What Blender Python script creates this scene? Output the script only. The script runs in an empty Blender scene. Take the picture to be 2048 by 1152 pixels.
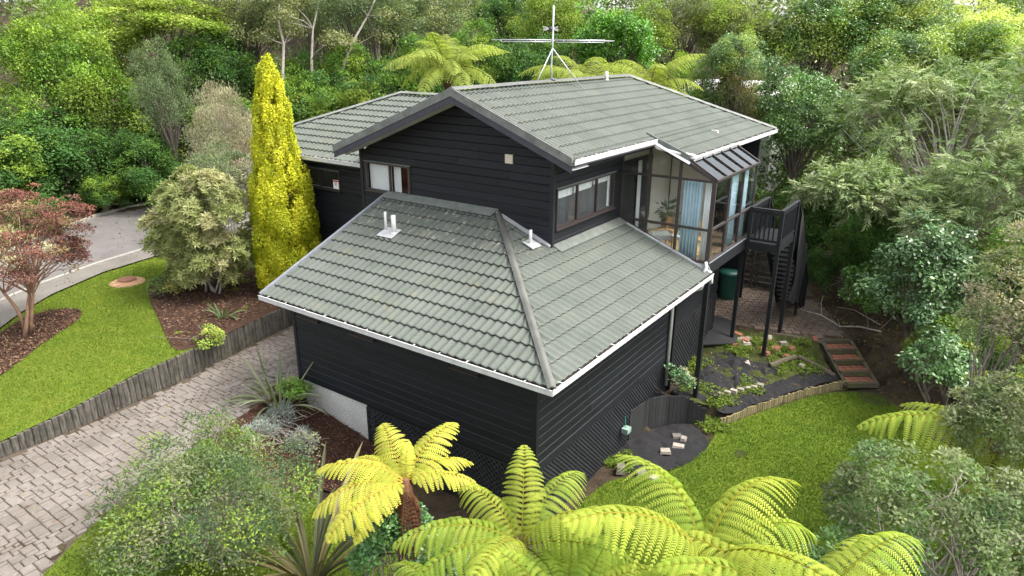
import bpy, bmesh, math, random
import numpy as np
from mathutils import Vector, Matrix
from mathutils.geometry import delaunay_2d_cdt

scene = bpy.context.scene
COL = scene.collection
# ------------------------------------------------------------------ camera
cam_d = bpy.data.cameras.new('camera')
cam = bpy.data.objects.new('camera', cam_d); COL.objects.link(cam)
cam_d.sensor_width = 36.0; cam_d.lens = 24.246; cam_d.clip_start = 0.1; cam_d.clip_end = 600
yaw, pitch, roll = -0.6124, -0.3414, 0.0042
cf = Vector((math.sin(yaw)*math.cos(pitch), math.cos(yaw)*math.cos(pitch), math.sin(pitch)))
cr = Vector((math.cos(yaw), -math.sin(yaw), 0)); cu = cr.cross(cf)
r2 = cr*math.cos(roll)+cu*math.sin(roll); u2 = cu*math.cos(roll)-cr*math.sin(roll)
M = Matrix((r2, u2, -cf)).transposed().to_4x4(); M.translation = (5.172, -8.506, 7.804)
cam.matrix_world = M
scene.camera = cam
# ------------------------------------------------------------------ sky, sun, exposure
SUN_EL, SUN_AZ = math.radians(56), math.radians(62)      # azimuth clockwise from +Y
world = bpy.data.worlds.new('World'); scene.world = world; world.use_nodes = True
wn = world.node_tree.nodes; wl = world.node_tree.links; wn.clear()
sky = wn.new('ShaderNodeTexSky'); sky.sky_type = 'NISHITA'; sky.sun_disc = False
sky.sun_elevation = SUN_EL; sky.sun_rotation = SUN_AZ; sky.altitude = 60
sky.air_density = 1.0; sky.dust_density = 4.0; sky.ozone_density = 1.0
hsv = wn.new('ShaderNodeHueSaturation'); hsv.inputs['Saturation'].default_value = 0.28
bg = wn.new('ShaderNodeBackground'); bg.inputs['Strength'].default_value = 0.15
wo = wn.new('ShaderNodeOutputWorld')
wl.new(sky.outputs[0], hsv.inputs['Color']); wl.new(hsv.outputs[0], bg.inputs['Color']); wl.new(bg.outputs[0], wo.inputs['Surface'])
sd = bpy.data.lights.new('sun', 'SUN'); sd.energy = 1.0; sd.angle = math.radians(24); sd.color = (1.0, 0.96, 0.88)
so = bpy.data.objects.new('sun', sd); COL.objects.link(so)
sdir = Vector((math.sin(SUN_AZ)*math.cos(SUN_EL), math.cos(SUN_AZ)*math.cos(SUN_EL), math.sin(SUN_EL)))
so.rotation_euler = sdir.to_track_quat('Z', 'Y').to_euler(); so.location = (20, 20, 40)
vs = scene.view_settings; vs.view_transform = 'Standard'; vs.look = 'None'; vs.gamma = 1; vs.use_curve_mapping = False
vs.exposure = 1.95
scene.render.engine = 'CYCLES'
scene.cycles.max_bounces = 8; scene.cycles.transparent_max_bounces = 16
scene.cycles.caustics_reflective = False; scene.cycles.caustics_refractive = False

RNG = np.random.default_rng(7); random.seed(7)
UP = np.array([0, 0, 1.0])
# ------------------------------------------------------------------ helpers
def nrm(a):
    return a/np.maximum(np.linalg.norm(a, axis=-1, keepdims=True), 1e-9)
class MB:
    def __init__(s): s.v = []; s.f = []
    def add(s, vs_, fs):
        n = len(s.v); s.v += [tuple(map(float, p)) for p in vs_]; s.f += [tuple(i+n for i in q) for q in fs]; return s
    def box(s, x0, x1, y0, y1, z0, z1):
        return s.add([(x0,y0,z0),(x1,y0,z0),(x1,y1,z0),(x0,y1,z0),(x0,y0,z1),(x1,y0,z1),(x1,y1,z1),(x0,y1,z1)],
                     [(0,3,2,1),(4,5,6,7),(0,1,5,4),(1,2,6,5),(2,3,7,6),(3,0,4,7)])
    def beam(s, a, b, w, h, up=(0,0,1)):
        a = Vector(a); b = Vector(b); d = (b-a).normalized(); up = Vector(up)
        if abs(d.dot(up)) > .99: up = Vector((1,0,0))
        sd_ = d.cross(up).normalized(); u = sd_.cross(d)
        p = [q+sd_*i*w/2+u*j*h/2 for q in (a, b) for i, j in ((-1,-1),(1,-1),(1,1),(-1,1))]
        return s.add(p, [(0,1,2,3),(7,6,5,4),(0,4,5,1),(1,5,6,2),(2,6,7,3),(3,7,4,0)])
    def tube(s, pts, rad, n=6, cap=True):
        pts = [Vector(p) for p in pts]
        if not hasattr(rad, '__len__'): rad = [rad]*len(pts)
        rings = []; prev = None
        for i, p in enumerate(pts):
            d = (pts[min(i+1, len(pts)-1)]-pts[max(i-1, 0)]).normalized()
            if prev is None: prev = d.orthogonal().normalized()
            a = (prev-d*prev.dot(d)); a = a.normalized() if a.length > 1e-5 else d.orthogonal().normalized(); prev = a; b = d.cross(a)
            rings.append([p+(a*math.cos(t)+b*math.sin(t))*rad[i] for t in [2*math.pi*k/n for k in range(n)]])
        vs_ = [q for r in rings for q in r]; fs = []
        for i in range(len(pts)-1):
            for k in range(n): fs.append((i*n+k, i*n+(k+1)%n, (i+1)*n+(k+1)%n, (i+1)*n+k))
        if cap: fs += [tuple(range(n))[::-1], tuple((len(pts)-1)*n+k for k in range(n))]
        return s.add(vs_, fs)
    def prism(s, poly, d):
        n = len(poly); d = Vector(d)
        return s.add([Vector(p) for p in poly]+[Vector(p)+d for p in poly],
                     [tuple(range(n))[::-1], tuple(range(n, 2*n))]+[(i, (i+1)%n, n+(i+1)%n, n+i) for i in range(n)])
    def lathe(s, prof, c, n=16):
        vs_ = [(c[0]+r*math.cos(2*math.pi*k/n), c[1]+r*math.sin(2*math.pi*k/n), c[2]+z) for r, z in prof for k in range(n)]
        fs = [(i*n+k, i*n+(k+1)%n, (i+1)*n+(k+1)%n, (i+1)*n+k) for i in range(len(prof)-1) for k in range(n)]
        fs += [tuple(range(n))[::-1], tuple((len(prof)-1)*n+k for k in range(n))]
        return s.add(vs_, fs)
    def mesh(s, name, mat=None, smooth=False):
        m = bpy.data.meshes.new(name); m.from_pydata(s.v, [], s.f)
        if mat: m.materials.append(mat)
        if smooth: m.polygons.foreach_set('use_smooth', [True]*len(m.polygons))
        m.update(); return m
def link(name, data, parent=None, loc=(0,0,0), rot=(0,0,0), scale=(1,1,1)):
    o = bpy.data.objects.new(name, data); COL.objects.link(o)
    o.location = loc; o.rotation_euler = rot; o.scale = scale
    if parent is not None: o.parent = parent
    return o
def tag(o, label=None, cat=None, group=None, kind=None):
    if label: o['label'] = label
    if cat: o['category'] = cat
    if group: o['group'] = group
    if kind: o['kind'] = kind
    return o
def thing(name, label, cat, loc=(0,0,0), rot=(0,0,0), group=None, scale=(1,1,1)):
    o = link(name, None, None, loc, rot, scale); o.empty_display_size = .2
    return tag(o, label, cat, group)
def part(name, mb, mat, parent, smooth=False, label=None, world=True):
    """mesh in world coordinates under an Empty or a part"""
    o = link(name, mb.mesh(name, mat, smooth), parent)
    if world and parent is not None and parent.type == 'EMPTY': o.location = -Vector(parent.location)
    if label: o['label'] = label
    return o
def fastmesh(name, V, k, mats, cols=None, smooth=False):
    """V (n,k,3): n separate k-gons"""
    V = np.ascontiguousarray(V, dtype=np.float32); n = V.shape[0]
    m = bpy.data.meshes.new(name)
    m.vertices.add(n*k); m.vertices.foreach_set('co', V.ravel())
    m.loops.add(n*k); m.loops.foreach_set('vertex_index', np.arange(n*k, dtype=np.int32))
    m.polygons.add(n); m.polygons.foreach_set('loop_start', np.arange(0, n*k, k, dtype=np.int32))
    if smooth: m.polygons.foreach_set('use_smooth', np.ones(n, dtype=bool))
    if cols is not None:
        a = m.attributes.new('Col', 'FLOAT_COLOR', 'POINT')
        c = np.ones((n, k, 4), np.float32); c[:, :, :3] = np.asarray(cols, np.float32)[:, None, :]
        a.data.foreach_set('color', c.ravel())
    for q in mats: m.materials.append(q)
    m.update(calc_edges=True); return m
# ------------------------------------------------------------------ materials
def newmat(name):
    m = bpy.data.materials.new(name); m.use_nodes = True
    nt = m.node_tree; b = nt.nodes['Principled BSDF']; return m, nt, b
def N(nt, t, **k):
    n = nt.nodes.new(t)
    for a, v in k.items(): setattr(n, a, v)
    return n
def ramp(nt, fac, stops):
    r = N(nt, 'ShaderNodeValToRGB'); e = r.color_ramp.elements
    while len(e) < len(stops): e.new(.5)
    for i, (p, c) in enumerate(stops): e[i].position = p; e[i].color = (*c, 1)
    nt.links.new(fac, r.inputs[0]); return r.outputs[0]
def noise(nt, scale, detail=4, rough=.6, coord='Object', vec=None, stretch=None):
    n = N(nt, 'ShaderNodeTexNoise'); n.inputs['Scale'].default_value = scale; n.inputs['Detail'].default_value = detail; n.inputs['Roughness'].default_value = rough
    if vec is None:
        if coord == 'World': vec = N(nt, 'ShaderNodeNewGeometry').outputs['Position']
        else: vec = N(nt, 'ShaderNodeTexCoord').outputs[coord]
    if stretch:
        mp = N(nt, 'ShaderNodeMapping'); mp.inputs['Scale'].default_value = stretch; nt.links.new(vec, mp.inputs[0]); vec = mp.outputs[0]
    nt.links.new(vec, n.inputs['Vector']); return n.outputs['Fac']
def mix(nt, a, b, fac, mode='MIX'):
    m = N(nt, 'ShaderNodeMix', data_type='RGBA', blend_type=mode)
    for s_, v in ((6, a), (7, b)):
        if isinstance(v, (tuple, list)): m.inputs[s_].default_value = (*v, 1)
        else: nt.links.new(v, m.inputs[s_])
    if isinstance(fac, (int, float)): m.inputs[0].default_value = fac
    else: nt.links.new(fac, m.inputs[0])
    return m.outputs[2]
def bump(nt, b, h, strength=.3, dist=.02):
    bp = N(nt, 'ShaderNodeBump'); bp.inputs['Strength'].default_value = strength; bp.inputs['Distance'].default_value = dist
    nt.links.new(h, bp.inputs['Height']); nt.links.new(bp.outputs[0], b.inputs['Normal'])
def objrand(nt, lo, hi):
    o = N(nt, 'ShaderNodeObjectInfo'); mr = N(nt, 'ShaderNodeMapRange'); mr.inputs[3].default_value = lo; mr.inputs[4].default_value = hi
    nt.links.new(o.outputs['Random'], mr.inputs[0]); return mr.outputs[0]
def scale_col(nt, col, fac):
    v = N(nt, 'ShaderNodeVectorMath', operation='SCALE')
    if isinstance(col, (tuple, list)): v.inputs[0].default_value = col
    else: nt.links.new(col, v.inputs[0])
    nt.links.new(fac, v.inputs['Scale']); return v.outputs[0]
def simple(name, col, rough=.6, var=.25, scale=6, metal=0, spec=.5, orand=0, bmp=0, coord='Object', stretch=None, bscale=None):
    m, nt, b = newmat(name); b.inputs['Roughness'].default_value = rough; b.inputs['Metallic'].default_value = metal
    b.inputs['Specular IOR Level'].default_value = spec
    c0 = tuple(x*(1-var) for x in col); c1 = tuple(min(1, x*(1+var)) for x in col)
    nz = noise(nt, scale, 5, .65, coord, stretch=stretch); c = ramp(nt, nz, [(.3, c0), (.7, c1)])
    if orand: c = scale_col(nt, c, objrand(nt, 1-orand, 1+orand))
    nt.links.new(c, b.inputs['Base Color'])
    if bmp: bump(nt, b, noise(nt, bscale or scale*4, 5, .7, coord, stretch=stretch), bmp, .02)
    return m
def leafmat(name, rough=.55, transl=.4, spec=.3, hue=(1.05, 1.15, .5)):
    m, nt, b = newmat(name); b.inputs['Roughness'].default_value = rough; b.inputs['Specular IOR Level'].default_value = spec
    at = N(nt, 'ShaderNodeAttribute', attribute_name='Col')
    nt.links.new(at.outputs['Color'], b.inputs['Base Color'])
    tr = N(nt, 'ShaderNodeBsdfTranslucent'); tc = mix(nt, at.outputs['Color'], hue, 1.0, 'MULTIPLY'); nt.links.new(tc, tr.inputs['Color'])
    mx = N(nt, 'ShaderNodeMixShader'); mx.inputs[0].default_value = transl
    nt.links.new(b.outputs[0], mx.inputs[1]); nt.links.new(tr.outputs[0], mx.inputs[2])
    nt.links.new(mx.outputs[0], nt.nodes['Material Output'].inputs['Surface']); return m
def glassmat(name, tint=(.86, .9, .9), rough=.02, refl=1.0):
    m = bpy.data.materials.new(name); m.use_nodes = True; nt = m.node_tree; nt.nodes.clear()
    t = N(nt, 'ShaderNodeBsdfTransparent'); t.inputs[0].default_value = (*tint, 1)
    g = N(nt, 'ShaderNodeBsdfGlossy'); g.inputs['Roughness'].default_value = rough; g.inputs[0].default_value = (1, 1, 1, 1)
    fr = N(nt, 'ShaderNodeFresnel'); gm = N(nt, 'ShaderNodeNewGeometry'); mr = N(nt, 'ShaderNodeMapRange'); mr.inputs[3].default_value = 1.5; mr.inputs[4].default_value = 1/1.5
    nt.links.new(gm.outputs['Backfacing'], mr.inputs[0]); nt.links.new(mr.outputs[0], fr.inputs[0])
    ad = N(nt, 'ShaderNodeMath', operation='MULTIPLY'); ad.inputs[1].default_value = refl; nt.links.new(fr.outputs[0], ad.inputs[0])
    mx = N(nt, 'ShaderNodeMixShader'); nt.links.new(ad.outputs[0], mx.inputs[0]); nt.links.new(t.outputs[0], mx.inputs[1]); nt.links.new(g.outputs[0], mx.inputs[2])
    o = N(nt, 'ShaderNodeOutputMaterial'); nt.links.new(mx.outputs[0], o.inputs[0]); return m

def N_range(nt, v, a, b):
    m = N(nt, 'ShaderNodeMapRange'); m.inputs[1].default_value = a; m.inputs[2].default_value = b; nt.links.new(v, m.inputs[0]); return m.outputs[0]
def roofmat():
    m, nt, b = newmat('stone_chip_roof'); b.inputs['Roughness'].default_value = .75; b.inputs['Specular IOR Level'].default_value = .35
    base = ramp(nt, noise(nt, 1.3, 6, .7, 'World'), [(.3, (.078, .090, .074)), (.7, (.114, .126, .106))])
    fine = ramp(nt, noise(nt, 90, 2, .8, 'World'), [(.3, (.72, .72, .72)), (.7, (1.2, 1.2, 1.2))])
    c = mix(nt, base, fine, 1.0, 'MULTIPLY')
    lf = ramp(nt, noise(nt, .9, 6, .75, 'World'), [(.60, (0, 0, 0)), (.76, (.5, .5, .5))])
    c = mix(nt, c, (.20, .175, .075), lf)
    gp = N(nt, 'ShaderNodeNewGeometry'); sp = N(nt, 'ShaderNodeSeparateXYZ'); nt.links.new(gp.outputs['Position'], sp.inputs[0])
    zm = ramp(nt, N_range(nt, sp.outputs['Z'], 3.2, 4.2), [(.25, (0, 0, 0)), (.5, (1, 1, 1)), (.8, (1, 1, 1)), (.88, (0, 0, 0))])
    st = ramp(nt, noise(nt, 3.0, 4, .7, 'World', stretch=(4.5, 1.2, .6)), [(.57, (0, 0, 0)), (.62, (.55, .55, .55))])
    c = mix(nt, c, (.34, .31, .22), mix(nt, st, zm, 1.0, 'MULTIPLY'))
    df = ramp(nt, noise(nt, 5, 6, .8, 'World'), [(.58, (0, 0, 0)), (.78, (.45, .45, .45))])
    c = mix(nt, c, (.065, .065, .055), df)
    c = scale_col(nt, c, objrand(nt, .965, 1.035)); nt.links.new(c, b.inputs['Base Color'])
    bump(nt, b, noise(nt, 160, 2, .8, 'World'), .25, .004); return m
def boardmat(name, c0, c1, orand=.35):
    m, nt, b = newmat(name); b.inputs['Roughness'].default_value = .6; b.inputs['Specular IOR Level'].default_value = .35
    g = noise(nt, 4, 6, .7, 'World', stretch=(.7, .7, 26)); c = ramp(nt, g, [(.3, c0), (.72, c1)])
    c = scale_col(nt, c, objrand(nt, 1-orand, 1+orand)); nt.links.new(c, b.inputs['Base Color'])
    bump(nt, b, noise(nt, 6, 6, .75, 'World', stretch=(1, 1, 30)), .35, .006); return m
def woodpost(name, c0, c1, moss=(.06, .075, .02), mossamt=.5):
    m, nt, b = newmat(name); b.inputs['Roughness'].default_value = .85
    g = noise(nt, 5, 6, .75, 'World', stretch=(6, 6, .9)); c = ramp(nt, g, [(.32, c0), (.68, c1)])
    mf = ramp(nt, noise(nt, 3.2, 5, .7, 'World'), [(.5, (0, 0, 0)), (.68, (mossamt,)*3)]); c = mix(nt, c, moss, mf)
    c = scale_col(nt, c, objrand(nt, .75, 1.25)); nt.links.new(c, b.inputs['Base Color'])
    bump(nt, b, noise(nt, 8, 6, .8, 'World', stretch=(8, 8, 1)), .5, .02); return m
def pavemat(name, c0, c1, stain):
    m, nt, b = newmat(name); b.inputs['Roughness'].default_value = .85
    c = ramp(nt, noise(nt, 14, 6, .75, 'World'), [(.3, c0), (.7, c1)])
    sf = ramp(nt, noise(nt, .8, 5, .7, 'World'), [(.42, (0, 0, 0)), (.7, (.75, .75, .75))]); c = mix(nt, c, stain, sf)
    c = scale_col(nt, c, objrand(nt, .9, 1.1)); nt.links.new(c, b.inputs['Base Color'])
    bump(nt, b, noise(nt, 30, 5, .8, 'World'), .5, .01); return m
def groundmat(name, cols, scale=2.0, bscale=30, bstr=.6, fine=None):
    m, nt, b = newmat(name); b.inputs['Roughness'].default_value = .95; b.inputs['Specular IOR Level'].default_value = .15
    k = len(cols); c = ramp(nt, noise(nt, scale, 7, .7, 'World'), [(.28+.44*i/(k-1), cc) for i, cc in enumerate(cols)])
    f = ramp(nt, noise(nt, bscale, 3, .8, 'World'), [(.3, (.6, .6, .6)), (.7, (1.35, 1.35, 1.35))]); c = mix(nt, c, f, 1.0, 'MULTIPLY')
    nt.links.new(c, b.inputs['Base Color']); bump(nt, b, noise(nt, bscale, 5, .8, 'World'), bstr, .03); return m

MT = dict(
 roof=roofmat(), cap=simple('grey_ridge_metal', (.088, .088, .076), .55, .3, 3, orand=.1, bmp=.1, coord='World'),
 barge=simple('weathered_barge_flashing', (.145, .148, .133), .7, .35, 4, coord='World', bmp=.15),
 black=boardmat('black_stained_weatherboard', (.003, .0038, .0055), (.0125, .0145, .019), .3),
 blackp=boardmat('black_painted_timber', (.006, .007, .0085), (.014, .015, .018), .15),
 bargewood=simple('dark_barge_board', (.038, .038, .048), .6, .2, 5, coord='World'),
 white=simple('white_gutter_paint', (.52, .51, .50), .45, .16, 5, coord='World', bmp=.05),
 dirtywhite=simple('dirty_white_pipe', (.62, .61, .58), .5, .15, 6, coord='World'),
 soffit=simple('grey_soffit_lining', (.62, .62, .60), .8, .1, 2, coord='World'),
 frame=simple('brown_window_aluminium', (.040, .030, .028), .45, .2, 8, coord='World'),
 glass=glassmat('window_glass', (.95, .965, .965)), roofglass=glassmat('roof_glass', (.42, .50, .50), .08, .65),
 darkglass=glassmat('tinted_glass', (.35, .38, .38), .03, 1.0),
 zinc=simple('zinc_flashing', (.20, .215, .235), .5, .2, 5, metal=.2, coord='World'),
 lead=simple('pale_lead_flashing', (.38, .385, .385), .5, .15, 5, coord='World'),
 cream=simple('cream_interior_wall', (.62, .58, .50), .8, .05, 2, coord='World'),
 whitewall=simple('white_interior_wall', (.72, .71, .69), .8, .04, 2, coord='World'),
 blind=simple('white_roller_blind', (.78, .78, .76), .8, .04, 6, coord='World'),
 doorwood=simple('orange_brown_door', (.26, .10, .035), .5, .35, 7, coord='World', stretch=(3, 3, .6)),
 floorw=simple('timber_floor', (.24, .165, .105), .45, .25, 6, orand=.2, coord='World', stretch=(3, .6, 3)),
 conc=groundmat('pale_concrete', [(.50, .49, .465), (.66, .645, .61)], 1.6, 40, .2),
 post=woodpost('weathered_retaining_post', (.018, .0155, .0125), (.145, .128, .105), (.028, .031, .015), .8),
 postg=woodpost('mossy_edging_stake', (.12, .095, .05), (.26, .21, .10), (.10, .12, .03), .7),
 postb=woodpost('black_fence_board', (.010, .010, .011), (.026, .026, .026), (.02, .022, .02), .2),
 paver=pavemat('stone_paver', (.128, .110, .094), (.205, .178, .154), (.082, .065, .049)),
 brick=pavemat('patio_brick_paver', (.115, .08, .06), (.20, .145, .11), (.07, .055, .04)),
 rbrick=pavemat('red_rubble_brick', (.20, .065, .035), (.34, .13, .075), (.20, .11, .07)),
 stone=simple('pale_rubble_stone', (.27, .235, .195), .85, .3, 8, orand=.3, coord='World', bmp=.4),
 joint=groundmat('dirt_joint_bed', [(.060, .047, .034), (.12, .096, .07)], 3, 40, .4),
 soil=groundmat('dark_soil_litter', [(.022, .017, .012), (.055, .040, .026), (.085, .065, .035)], 1.5, 25, .8),
 lawn=groundmat('lawn_turf', [(.068, .112, .011), (.11, .155, .016), (.15, .17, .024)], 1.6, 45, .8),
 lawn2=groundmat('mossy_lawn_turf', [(.048, .078, .009), (.092, .138, .013), (.125, .155, .018)], 1.4, 38, .9),
 mulch=groundmat('bark_mulch', [(.045, .024, .016), (.085, .048, .032)], 5, 60, .9),
 asphalt=groundmat('asphalt_road', [(.115, .105, .099), (.165, .153, .146)], .7, 120, .2),
 path=groundmat('footpath_concrete', [(.115, .105, .090), (.185, .17, .148)], 1.5, 60, .2),
 kerb=simple('kerb_concrete', (.26, .245, .215), .8, .2, 4, coord='World'),
 cloth=simple('black_weed_cloth', (.0065, .006, .007), .92, .35, 4, coord='World', bmp=.6, bscale=7),
 shade=simple('black_shade_cloth', (.010, .010, .011), .85, .3, 8, coord='World', bmp=.3),
 bark=simple('grey_bark', (.15, .125, .10), .9, .45, 7, coord='World', bmp=.6, stretch=(2, 2, .5)),
 barkpale=simple('pale_bark', (.33, .29, .25), .9, .35, 7, coord='World', bmp=.5, stretch=(2, 2, .5)),
 barkred=simple('red_brown_bark', (.25, .14, .09), .9, .35, 7, coord='World', bmp=.5, stretch=(2, 2, .5)),
 fibre=simple('tree_fern_fibre', (.060, .036, .024), .95, .5, 12, coord='World', bmp=.9, stretch=(3, 3, .6)),
 deadfern=simple('dead_brown_frond', (.17, .075, .038), .9, .4, 6, coord='World'),
 alu=simple('aerial_aluminium', (.60, .60, .61), .4, .1, 8, metal=.6, coord='World'),
 dark=simple('dark_plastic', (.03, .03, .032), .5, .2, 8, coord='World'),
 bin=simple('green_plastic_bin', (.012, .075, .058), .45, .15, 4, coord='World', bmp=.05),
 curtain=simple('pale_blue_curtain', (.42, .56, .63), .85, .1, 3, coord='World'),
 uphol=simple('grey_upholstery', (.46, .44, .41), .9, .1, 20, coord='World', bmp=.2),
 honey=simple('honey_timber', (.50, .27, .09), .45, .25, 8, coord='World', stretch=(3, 3, .6)),
 wicker=simple('woven_basket', (.46, .24, .10), .8, .35, 40, coord='World', bmp=.6),
 rug=simple('straw_rug', (.48, .32, .15), .95, .3, 30, coord='World', bmp=.4),
 tread=woodpost('mossy_step_timber', (.05, .04, .026), (.10, .08, .05), (.065, .088, .014), 1.0),
 bronze=simple('old_flashing', (.125, .138, .12), .6, .25, 5, coord='World'),
 red=simple('red_print', (.55, .05, .05), .6, .05, 5), ink=simple('black_print', (.02, .02, .02), .6, .05, 5),
 vent=simple('cream_vent', (.60, .54, .42), .6, .06, 5), tin=simple('painted_rust_roof', (.32, .10, .06), .7, .25, 2, coord='World'),
 louvre=simple('grey_louvre_glass', (.10, .11, .115), .25, .1, 5, coord='World'),
 latt=boardmat('black_lattice_paint', (.014, .015, .018), (.03, .032, .037), .2),
 moss=groundmat('mossy_soil', [(.018, .016, .010), (.045, .055, .014), (.075, .10, .020)], 2.2, 30, .8),
 tedge=simple('grimy_shadow_tile_edge', (.018, .017, .013), .9, .4, 8, coord='World'),  # tile lip grime, darkened further to paint in the course shadow line
 leaf=leafmat('leaf'), leafg=leafmat('glossy_leaf', .33, .2, .5), fern=leafmat('fern_frond', .7, .45, .12, (1.1, 1.15, .45)),
 needle=leafmat('fine_leaf', .6, .3, .25), dry=leafmat('dry_leaf', .85, .25, .1, (1, .95, .8)), grass=leafmat('grass_blade', .6, .4, .2),
 chip=leafmat('bark_chip', .95, .0, .1),
)
# ================================================================== TERRAIN
def sst(a, b, x):
    t = np.clip((x-a)/(b-a), 0, 1); return t*t*(3-2*t)
RW = np.array([(-30,-9.9),(-8,-10.0),(-4.72,-9.91),(-3.35,-9.86),(-1.62,-10.02),(-.22,-10.23),(1.47,-10.58),(2.86,-10.8),(4.9,-11.3),(30,-11.3)])
DR = np.array([(-30,-2.0),(-8,-4.2),(-5.6,-5.62),(-5.05,-6.02),(-3.4,-6.76),(-1.7,-7.12),(-.75,-7.4),(.6,-7.7),(.85,-7.66),(30,-7.66)])
FE = [(-.82,5.0),(-.72,5.55),(-.42,6.15),(-.04,6.55),(.36,6.74)]
def xr_(y): return np.interp(y, RW[:,0], RW[:,1])
def xd_(y): return np.interp(y, DR[:,0], DR[:,1])
def tdist(x, y): return (x-.87)*-.889+(y-7.09)*.457
def H(x, y, e=.22):
    x = np.asarray(x, float); y = np.asarray(y, float)
    xr = xr_(y); xd = xd_(y)
    zl = .58-np.clip((-1.8-y)*.115, 0, .34)
    a = .42*sst(-1.4, .3, y)
    front = -np.minimum(a*sst(.0, .25, x-xd)+.185*np.clip(x-xd, 0, 99), 1.25)
    z = np.where(x < xr-e, zl, np.where(x < xd, 0., front))
    zt = np.interp(y, [7., 10.5], [-.8, -.5])
    under = np.interp(y, [5.5, 10.5], [-1.25, -.5])
    inside = (x > -7.66) & (x <= -.85) & (y > .9)
    z = np.where(inside, np.minimum(-.2, under), z)
    right = (x > -.85) & (y > .9)
    lawn = -1.25+np.clip((y-11.3)*.35, 0, .75)*sst(9, 3, x)*1.0+.05*np.clip(x-7, 0, 30)
    d = tdist(x, y); fy = np.interp(x, [p[0] for p in FE], [p[1] for p in FE])
    terr = (d > e) & (y > fy+e*2.0)
    tz = np.minimum(zt, -1.06+.28*np.clip(d, 0, 9))
    tz = np.where(y > 11.5, -.5, tz)
    z = np.where(right, np.where(terr, tz, lawn), z)
    back = y > 12.5
    zb = np.interp(x, [-9, -3], [.6, -.5])
    z = np.where(back & (x < -.85) & (x > xr), zb*sst(12.5, 14, y)+z*(1-sst(12.5, 14, y)), z)
    f = (x-2.28)*.70-(y-12.325)*.714; lat = (x-2.28)*.714+(y-12.325)*.70
    stp = (f > -.05) & (f < 1.55) & (np.abs(lat) < .62); z = np.where(stp, np.minimum(z, -.74-.42*np.clip(f, 0, 1.5)), z)
    hill = .20*np.clip(y-19, 0, 45)+.25*np.clip(-28.2-x, 0, 40)
    return z+np.minimum(hill, 11.)
H0 = lambda x, y: H(x, y, 0.)
zlawn = lambda x, y: .58-np.clip((-1.8-np.asarray(y, float))*.115, 0, .34)
def grid_sheet(name, xs, ys, mat):
    X, Y = np.meshgrid(xs, ys); Z = H(X, Y)+RNG.normal(0, .012, X.shape)
    n, m = X.shape; V = np.stack([X, Y, Z], -1).reshape(-1, 3)
    i = np.arange(n*m).reshape(n, m); F_ = np.stack([i[:-1,:-1], i[:-1,1:], i[1:,1:], i[1:,:-1]], -1).reshape(-1, 4)
    me = bpy.data.meshes.new(name); me.from_pydata(V.tolist(), [], F_.tolist()); me.materials.append(mat); me.update()
    return tag(link(name, me), kind='structure')
xs = np.concatenate([np.arange(-110, -20, 3), np.arange(-20, 8, .2), np.arange(8, 80, 3)])
ys = np.concatenate([np.arange(-40, -9, 3), np.arange(-9, 18.4, .2), np.arange(18.4, 120, 3)])
grid_sheet('ground', xs, ys, MT['soil'])
def inpoly(P, poly):
    x, y = P[:,0], P[:,1]; c = np.zeros(len(P), bool); n = len(poly)
    for i in range(n):
        x0, y0 = poly[i]; x1, y1 = poly[i-1]
        if y0 == y1: continue
        k = ((y0 > y) != (y1 > y)) & (x < (x1-x0)*(y-y0)/(y1-y0)+x0); c ^= k
    return c
def smoothpoly(pts, n=4):
    """Chaikin on a closed outline"""
    P = np.array(pts, float)
    for _ in range(n):
        Q = np.roll(P, -1, 0); P = np.stack([.75*P+.25*Q, .25*P+.75*Q], 1).reshape(-1, 2)
    return P
def densify(pts, step):
    out = []
    for i in range(len(pts)):
        a = np.array(pts[i], float); b = np.array(pts[(i+1) % len(pts)], float); k = max(1, int(np.linalg.norm(b-a)/step))
        out += [tuple(a+(b-a)*j/k) for j in range(k)]
    return out
def sheet(name, poly, off, mat, step=.35, zf=H, kind='structure', bump_=0, parent=None):
    poly = densify(poly, step); n = len(poly); P = np.array(poly)
    gx, gy = np.meshgrid(np.arange(P[:,0].min(), P[:,0].max(), step), np.arange(P[:,1].min(), P[:,1].max(), step))
    G = np.stack([gx.ravel(), gy.ravel()], 1)+RNG.uniform(-.1, .1, (gx.size, 2))*step; G = G[inpoly(G, poly)]
    pts = [Vector(p) for p in poly]+[Vector(p) for p in G]
    vs_, es, fs, *_ = delaunay_2d_cdt(pts, [(i, (i+1) % n) for i in range(n)], [list(range(n))], 1, 1e-5)
    A = np.array([(v.x, v.y) for v in vs_]); Z = zf(A[:,0], A[:,1])+off
    if bump_: Z = Z+bump_*(np.sin(A[:,0]*5.1+A[:,1]*3.3)*.5+np.sin(A[:,0]*-3.7+A[:,1]*6.3)*.5+RNG.normal(0, .5, len(A)))
    me = bpy.data.meshes.new(name); me.from_pydata(np.column_stack([A, Z]).tolist(), [], [tuple(f) for f in fs]); me.materials.append(mat); me.update()
    o = link(name, me, parent)
    if kind: o['kind'] = kind
    return o
zflat = lambda z: (lambda x, y: np.full(np.shape(x), float(z)))
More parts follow.
